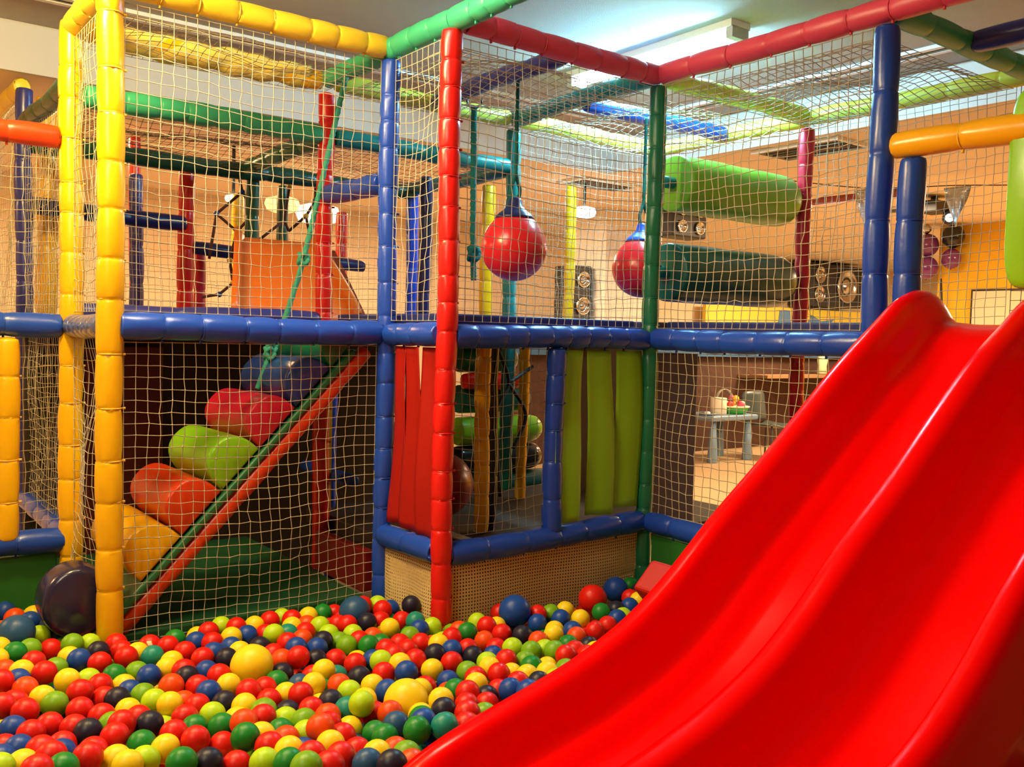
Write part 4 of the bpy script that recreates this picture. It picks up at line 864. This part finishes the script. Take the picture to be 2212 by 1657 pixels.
# ============================================ pit balls
# the lying place of each ball that shows, read off crop by crop: x y colour (capital B Y R S followed by radius in metres for the oversized ones)
BALLS = [
 (0, 1257, '''45,265,B 130,325,O 305,300,Y 460,205,Y 470,320,R 570,330,R 270,355,B 20,440,O 350,475,L 160,470,S.063 510,410,S.067 0,590,Y -5,700,Y 130,640,G 260,605,g 440,605,R 650,560,g 800,560,L 880,630,N 620,680,Y 705,700,B 890,730,R
 1040,560,R 1090,620,R 1130,675,R 1230,640,Y 1340,570,R 1505,580,R 1365,670,T 1570,520,G 45,790,O 300,720,R 395,815,R 175,810,Y 155,880,B 500,780,g 605,885,Y 20,895,R 225,960,O 795,880,L 905,940,R 1030,850,G 1220,815,g 1110,930,Y 1330,845,B 1490,780,Y 1530,720,Y
 1540,940,O 1165,985,B 1270,1020,g 370,1040,Y 495,1095,g 720,990,R 940,1040,R 1055,1070,N 130,1080,R 20,1110,R 220,1160,R 715,1150,R 1145,1150,Y 1365,1070,L 920,1210,R 1530,1130,Y 1220,1220,R 1005,1280,g 440,1290,R 660,1310,R 115,1320,B 785,1350,N 1130,1320,R
 1410,1275,L 1290,1290,N 275,1360,R 1015,1395,R 1560,1360,R 1250,1450,G 1485,1490,Y 40,1490,R 160,1500,B 560,1460,R 370,1510,R 860,1480,R 10,1590,B 640,1530,B 500,1570,R 200,1630,Y 775,1570,R 540,1660,G 1015,1580,Y 1300,1590,L 1150,1640,Y 0,1670,L 340,1690,R'''),
 (360, 1257, '''165,630,R 265,540,B 375,450,R 420,545,R 490,400,L 625,410,R 580,500,Y 565,590,B 715,480,B 785,395,Y 420,640,B 540,690,N 650,630,Y 840,580,N 330,690,R 160,800,R 185,860,N 345,800,B 505,840,R 775,770,Y.069 920,350,R 1035,325,L 1140,340,R 1130,405,Y 870,470,R
 975,480,L 1100,470,T 1085,550,R 960,650,R 1270,310,Y 1390,285,G 1490,285,R 1245,385,O 1225,450,R 1350,405,L 1215,520,O 1165,600,B 1330,590,B 1390,540,N 1450,470,L 1535,380,R 1530,535,g 1055,690,O 1185,710,R 1030,795,N 1345,700,N 1510,700,R 1310,835,R 995,900,G 1200,930,S
 1420,840,Y 1410,930,G 270,940,R 375,1000,B 530,930,Y 740,980,R 890,960,R 1330,960,Y 1335,1060,Y 1070,1010,Y 1190,1060,R 915,1070,R 150,1080,O 280,1110,R 525,1090,N 720,1120,Y 920,1160,g 1085,1135,N 1290,1150,R 1460,1090,N 1535,820,T 1510,940,O 170,1220,R 400,1190,L
 625,1240,Y 250,1310,G 485,1300,G 880,1240,R 755,1300,O 1000,1220,L 1210,1260,g 1420,1210,O 1430,1290,R 1015,1330,G 880,1370,Y 255,1430,R 500,1430,R 765,1420,G 940,1470,R 1075,1420,O 1245,1360,L 1270,1460,B 1110,1520,Y 620,1610,R 380,1620,N 150,1620,G 905,1610,L 1110,1620,G
 1290,1560,R 1280,1660,g 1450,1640,R 1500,1590,R 1420,1500,Y 1430,1390,O 1560,1390,R'''),
 (720, 1257, '''190,270,S.062 265,210,R 395,205,L 510,245,B 440,250,R 695,205,N 300,365,N 420,350,R 615,350,R 735,355,T 505,415,Y 130,390,R 175,470,L 130,570,g 235,530,R 340,500,O 305,590,G 410,560,G 695,490,g 770,430,B 875,405,L 600,560,R 470,620,R 530,660,R 650,610,R 775,550,R
 940,560,Y 915,650,N 735,700,R 1060,500,R 1130,440,O 1210,460,G 1290,365,L 1355,530,O 1380,400,R 1460,400,Y 1515,465,R 1630,265,B.064 1490,280,R 1070,620,B 1210,610,R 1275,670,N 1430,660,B 1460,590,R 1600,600,L 1390,710,L 200,690,Y 190,750,R 325,700,B 435,710,L 235,860,N
 470,825,R 590,740,Y 360,930,Y 670,840,B 900,800,Y 1070,730,R 1195,820,g 1040,890,B 1375,780,Y 1515,730,R 1590,800,Y 1490,840,R 1340,860,R 135,985,L 480,980,B 640,1080,Y.069 755,1000,Y 825,960,R 960,960,O 1140,970,G 1300,940,Y 1310,1020,N 1420,930,R 1600,965,B 1180,1030,R
 1060,1080,N 970,1090,Y 840,1150,Y 1190,1110,R 945,1170,N 275,1060,Y 95,1140,T 285,1150,L 430,1140,R 455,1220,O 160,1290,Y 335,1340,G 560,1290,S 750,1350,G 800,1230,G 830,1270,B 1000,1270,G 965,1300,T 1370,1100,R 1320,1190,g 1150,1190,R 1170,1290,R 190,1390,N 470,1390,G
 210,1520,R 430,1540,Y 580,1480,O 645,1560,g 270,1620,S 500,1640,N 690,1630,O 40,1600,R'''),
 (1080, 1207, '''340,500,R 340,580,B 455,490,g 580,465,Y 545,540,B 720,540,Y 830,360,R.061 1035,275,B.055 1165,240,G 1250,290,N 1310,290,R 1165,350,R 1240,375,Y 1160,430,B 1040,460,N 905,480,G 1100,520,L 1050,540,B 965,600,R 850,650,R 640,650,B 680,700,O 490,640,Y 475,680,Y 340,740,O 200,690,N
 625,770,G 790,790,N 840,830,Y 680,830,R 580,890,R 750,870,R 375,810,L 270,840,g 500,830,g 240,910,g 250,980,G 400,960,Y 430,1020,Y 480,1080,L 580,990,g 245,1050,Y 180,1120,R 250,1190,B 345,1110,N'''),
 (2062, 1357, '''525,720,g 600,630,Y 500,980,G 640,960,R 420,1180,B 590,1200,R''')]
SC = 400 / 1657
BC = {'R': ('red', (0.62, 0.010, 0.004)), 'O': ('orange red', (0.72, 0.065, 0.004)), 'Y': ('yellow', (0.84, 0.60, 0.012)), 'L': ('lime', (0.40, 0.62, 0.010)), 'G': ('green', (0.010, 0.20, 0.022)),
      'g': ('grass green', (0.16, 0.36, 0.008)), 'B': ('blue', (0.010, 0.055, 0.30)), 'N': ('navy black', (0.016, 0.015, 0.035)), 'T': ('teal', (0.012, 0.22, 0.17)), 'S': ('steel blue', (0.020, 0.075, 0.19))}
RB = 0.0385
def bmat(k): return mat('ball_' + BC[k][0], BC[k][1], 0.38, 0.28)
bl = []
for ox, oy, txt in BALLS:
    for s in txt.split():
        x, y, c = s.split(','); rad = RB
        if len(c) > 1: rad = float(c[1:])
        bl.append((ox + float(x) * SC, oy + float(y) * SC, c[0], rad))
px = np.array([[q[0], q[1]] for q in bl]); rad = np.array([q[3] for q in bl]); nb = len(bl)
rays = CF + np.outer((px[:, 0] - 1106) / F_PX, CR) - np.outer((px[:, 1] - 828.5) / F_PX, CU)
ZS = -1.115
tt = (ZS + (rad - RB) * 0.7) / rays[:, 2]
def ab(Pw): d = Pw - O; return d @ U, d @ W          # eye-height frame
t0_ = tt.copy()
def tmax():
    """keep every ball in front of the nets, skirts and walls that bound the pit"""
    out = np.full(nb, 1e9)
    ou, ow = (-O) @ U, (-O) @ W
    ru, rw = rays @ U, rays @ W
    hb = lambda lim: np.where(rw > 1e-6, (lim - rad - 0.004 - ow) / rw, 1e9)
    ha = lambda lim: np.where(ru > 1e-6, (lim - rad - 0.004 - ou) / ru, 1e9)
    T = hb(R_ - 0.0); a_ = ou + ru * T
    # right bay: skirt at b = R_ for a beyond the red post; side wall at a = G2
    T = np.minimum(T, ha(G2))
    # blue post to red post: skirt at a = M between b = R_ and 0
    t1 = ha(M); b_ = ow + rw * t1; use = (b_ > R_) & (b_ < 0.0)
    T2 = np.where(use, t1, 1e9)
    t3 = hb(0.0); a3 = ou + ru * t3
    hitR = (ou + ru * hb(R_)) > M
    left = (ou + ru * hb(0.0)) < 0.0
    lim = np.where(hitR, T, np.where(use, T2, np.where(left, hb(Q), t3)))
    return lim
TM = tmax(); tt = np.minimum(tt, TM); base_t = tt.copy()
for it in range(500):
    Pb = rays * tt[:, None]
    D = Pb[:, None] - Pb[None]; dist = np.linalg.norm(D, axis=2) + np.eye(nb) * 9
    ov = np.maximum(0, (rad[:, None] + rad[None]) * 1.0 - dist)
    near = np.sign(tt[:, None] - tt[None] + 1e-6 * (px[None, :, 1] - px[:, None, 1]))
    push = (ov * near).sum(1) * 0.5
    tt = tt + push * 0.5 + (base_t - tt) * 0.006
    tt = np.minimum(tt, TM)
Pb = rays * tt[:, None]
pinned = tt >= TM - 1e-6
for it in range(400):                       # last settling: ease the remaining contacts apart in space
    D = Pb[:, None] - Pb[None]; dist = np.linalg.norm(D, axis=2) + np.eye(nb) * 9
    ov = np.maximum(0, (rad[:, None] + rad[None]) * 1.006 - dist)
    st = (D / dist[..., None] * ov[..., None]).sum(1) * 0.3
    Pb = Pb + st
    bad = (Pb @ CF) > (rays * TM[:, None]) @ CF
    lim = rays * TM[:, None]; Pb[bad] = Pb[bad] * (np.linalg.norm(lim[bad], axis=1) / np.linalg.norm(Pb[bad], axis=1))[:, None]
tt = np.linalg.norm(Pb, axis=1) / np.linalg.norm(rays, axis=1)
BALL_ME = {}
def ball_mesh(k, r):
    if (k, r) not in BALL_ME:
        b = MB(); b.sphere((0, 0, 0), r, 28, 18); BALL_ME[(k, r)] = b.mesh('pit_ball', bmat(k), (0, 0, 0))
    return BALL_ME[(k, r)]
# -- words for each ball: what touches it, what it lies by
LMK = [('the front yellow post', 245, 1375), ('the navy foam roll', 180, 1330), ('the green pit wall', 60, 1290), ('the green mat and net', 420, 1385), ('the net below the steps', 620, 1350), ('the tall blue post', 825, 1300), ('the red post', 955, 1350), ('the narrow tan skirt', 880, 1310),
       ('the wide tan skirt', 1130, 1300), ('the tan skirt end by the green post', 1340, 1260), ('the upper slide edge', 1390, 1330), ('the bending slide edge', 1260, 1430), ('the lower slide edge', 1130, 1520), ('the slide mouth', 980, 1600), ('the slide lip end', 880, 1650), ('the far side of the slide', 2190, 1560),
       ('the big yellow ball in mid pit', 547, 1443), ('the big yellow ball by the slide', 874, 1518), ('the open front edge', 150, 1655), ('the open front edge midway', 500, 1655), ('the open front edge near the slide', 780, 1655), ('the side edge of the pit', 10, 1480), ('the middle of the pit', 380, 1480), ('the calm red patch', 870, 1400), ('the lime and yellow patch', 1160, 1440), ('the navy ball in mid pit', 622, 1530), ('the stacked lime pair', 335, 1540)]
def nb_of(i, dx, dy):
    best, bv = None, 1e9
    for j in range(nb):
        if j == i: continue
        ex, ey = px[j] - px[i]; al = (ex * dx + ey * dy); d = math.hypot(ex, ey)
        if al < 0.75 * d or d > 95: continue
        if d < bv: best, bv = j, d
    return best
cname = lambda j: 'no' if j is None else BC[bl[j][2]][0]
feat = []
for i in range(nb):
    lm = min(range(len(LMK)), key=lambda k: math.hypot(px[i][0] - LMK[k][1], (px[i][1] - LMK[k][2]) * 1.2))
    feat.append(dict(c=(('oversized ' if bl[i][3] > 0.05 else '') + BC[bl[i][2]][0]), lm=LMK[lm][0], W=cname(nb_of(i, -1, 0)), E=cname(nb_of(i, 1, 0)), S=cname(nb_of(i, 0, 1)), N=cname(nb_of(i, 0, -1)),
                     ne=cname(nb_of(i, .7, -.7)), sw=cname(nb_of(i, -.7, .7))))
def words_for(f, keys):
    s = f['c'] + ' ball'
    if 'W' in keys and 'E' in keys: s += ' between %s and %s balls' % (f['W'], f['E'])
    elif 'W' in keys: s += ' with a %s ball to its left' % f['W']
    elif 'E' in keys: s += ' with a %s ball to its right' % f['E']
    if 'S' in keys: s += ' behind a %s one' % f['S']
    if 'N' in keys: s += ' in front of a %s one' % f['N'] if 'S' not in keys else ' before %s' % f['N']
    if 'lm' in keys: s += ' near ' + f['lm']
    return s.replace(' a orange', ' an orange')
TRY = [('lm',), ('lm', 'S'), ('lm', 'N'), ('lm', 'E'), ('lm', 'W', 'E'), ('W', 'E', 'S'), ('W', 'E', 'N'), ('lm', 'S', 'N'), ('W', 'E', 'S', 'N'), ('lm', 'W', 'E', 'S')]
seen = set(); labels = []
def okw(f, keys): return all(f[k] != 'no' for k in keys)
for i in range(nb):
    f = feat[i]; pick = None
    for keys in TRY:
        if not okw(f, keys): continue
        tup = [f['c']] + [f[k] for k in keys]
        if sum(1 for g_ in feat if [g_['c']] + [g_[k] for k in keys] == tup) == 1:
            w_ = words_for(f, keys)
            if w_ not in seen and len(w_.split()) <= 16: pick = w_; break
    if pick is None:
        same = [j for j in range(nb) if feat[j]['c'] == f['c'] and feat[j]['lm'] == f['lm']]
        same.sort(key=lambda j: px[j][0]); k = same.index(i)
        ORD = ['first', 'second', 'third', 'fourth', 'fifth', 'sixth', 'seventh', 'eighth', 'ninth', 'tenth', 'eleventh', 'twelfth', 'thirteenth']
        pick = '%s ball near %s, %s such from the left' % (f['c'], f['lm'], ORD[min(k, 12)])
    seen.add(pick); labels.append(pick)
vis = (px[:, 1] < 1700) & (px[:, 0] > -40)
order = sorted(range(nb), key=lambda i: -rad[i] / tt[i])
KEEP = set(order[:300])
for i in range(nb):
    if i not in KEEP: continue
    o = bpy.data.objects.new('pit_ball', ball_mesh(bl[i][2], bl[i][3])); COL.objects.link(o)
    o.location = Vector(Pb[i] + np.array([0, 0, EYE])); rg_ = random.Random(i)
    o.rotation_euler = (rg_.uniform(0, 6), rg_.uniform(0, 6), rg_.uniform(0, 6)); o.scale = (1, 1, rg_.uniform(0.97, 1.0))
    tag(o, labels[i], 'ball', 'balls in the ball pit')
    if bl[i][2] == 'R' and abs(px[i][0] - 323.5) < 1.0 and abs(px[i][1] - 1394.6) < 1.5:      # the one with a cream sticker
        o['label'] = 'red ball with a small cream sticker near the green mat'
        o.rotation_euler = (0, 0, 0); o.scale = (1, 1, 1); n_ = -(Pb[i] / np.linalg.norm(Pb[i])); n_ = n_ + CU * 0.18; n_ /= np.linalg.norm(n_)
        x_ = np.cross(n_, Z); x_ /= np.linalg.norm(x_); y_ = np.cross(x_, n_); rs_ = RB * 1.012
        b = MB(); b.strip(np.array([[(n_ + x_ * (p_ + 0.05 * math.sin(q_ * 9)) + y_ * q_) / np.linalg.norm(n_ + x_ * p_ + y_ * q_) * rs_ for p_ in np.linspace(-.22, .22, 5)] for q_ in np.linspace(-.24, .24, 5)]), 0.0006)
        st_ = bpy.data.objects.new('sticker', b.mesh('sticker', mat('cream_sticker', (0.72, 0.58, 0.36), 0.7), (0, 0, 0))); COL.objects.link(st_); st_.parent = o; st_['label'] = 'small cream sticker'
# -- everything below and between them: one heap
rg_ = np.random.default_rng(11); heap = []
keys = 'RROYYLGgBNTSR'
for layer, z in enumerate((ZS - 0.058, ZS - 0.115, ZS - 0.17, ZS - 0.195)):
    for i, a in enumerate(np.arange(-1.25, G2 - 0.04, 0.070)):
        for j, bb in enumerate(np.arange(-3.3, Q - 0.04, 0.079)):
            aa = a + rg_.normal(0, 0.006); b2 = bb + (0.039 if i % 2 else 0) + rg_.normal(0, 0.006)
            if aa > M - 0.04 and b2 > R_ - 0.045: continue
            if aa > -0.04 and b2 > -0.045: continue
            if aa > G2 - 0.045 or b2 > Q - 0.045: continue
            heap.append((aa, b2, z + rg_.normal(0, 0.006), keys[rg_.integers(len(keys))], layer))
HB = {}
zz = np.array([h[2] for h in heap]); hp = np.array([V(h[0], h[1], h[2]) - np.array([0, 0, EYE]) for h in heap])
dmin = np.full(len(heap), 9.0)
for i in KEEP: dmin = np.minimum(dmin, np.linalg.norm(hp - Pb[i], axis=1) - rad[i])
dd_ = hp @ CF; sx = 1106 + F_PX * (hp @ CR) / dd_; sy = 828.5 - F_PX * (hp @ CU) / dd_
b = MB(); mk = list(BC)
for i, h in enumerate(heap):
    if dmin[i] < RB * 0.985 or dd_[i] < 0.5 or not (-250 < sx[i] < 2500 and sy[i] < 2050): continue
    if h[4] > 1 and not (h[4] == 2): continue
    b.sphere(hp[i] + np.array([0, 0, EYE]), RB, 14, 9, mi=mk.index(h[3]))
for i in range(nb):
    if i not in KEEP: b.sphere(Pb[i] + np.array([0, 0, EYE]), RB, 18, 12, mi=mk.index(bl[i][2]))
o = obj('ball_heap', b, [bmat(k) for k in mk]); tag(o, 'mixed plastic balls heaped deeper in the pit under the top ones', 'ball heap', None, 'stuff')
#print('BALLS', nb, 'heap', len(b.v), 'dup', len(labels) - len(set(labels)), [l for l in labels if 'counting' in l][:5], sum('counting' in l for l in labels), max(len(l.split()) for l in labels), labels[:12])
#print('OV', (ov > 0.002).sum() / 2, ov.max(), 'px', np.abs(np.stack([1106 + F_PX * (Pb @ CR) / (Pb @ CF) - px[:, 0], 828.5 - F_PX * (Pb @ CU) / (Pb @ CF) - px[:, 1]])).mean())
#print('ZR', np.percentile(Pb[:, 2], [0, 10, 50, 90, 100]))
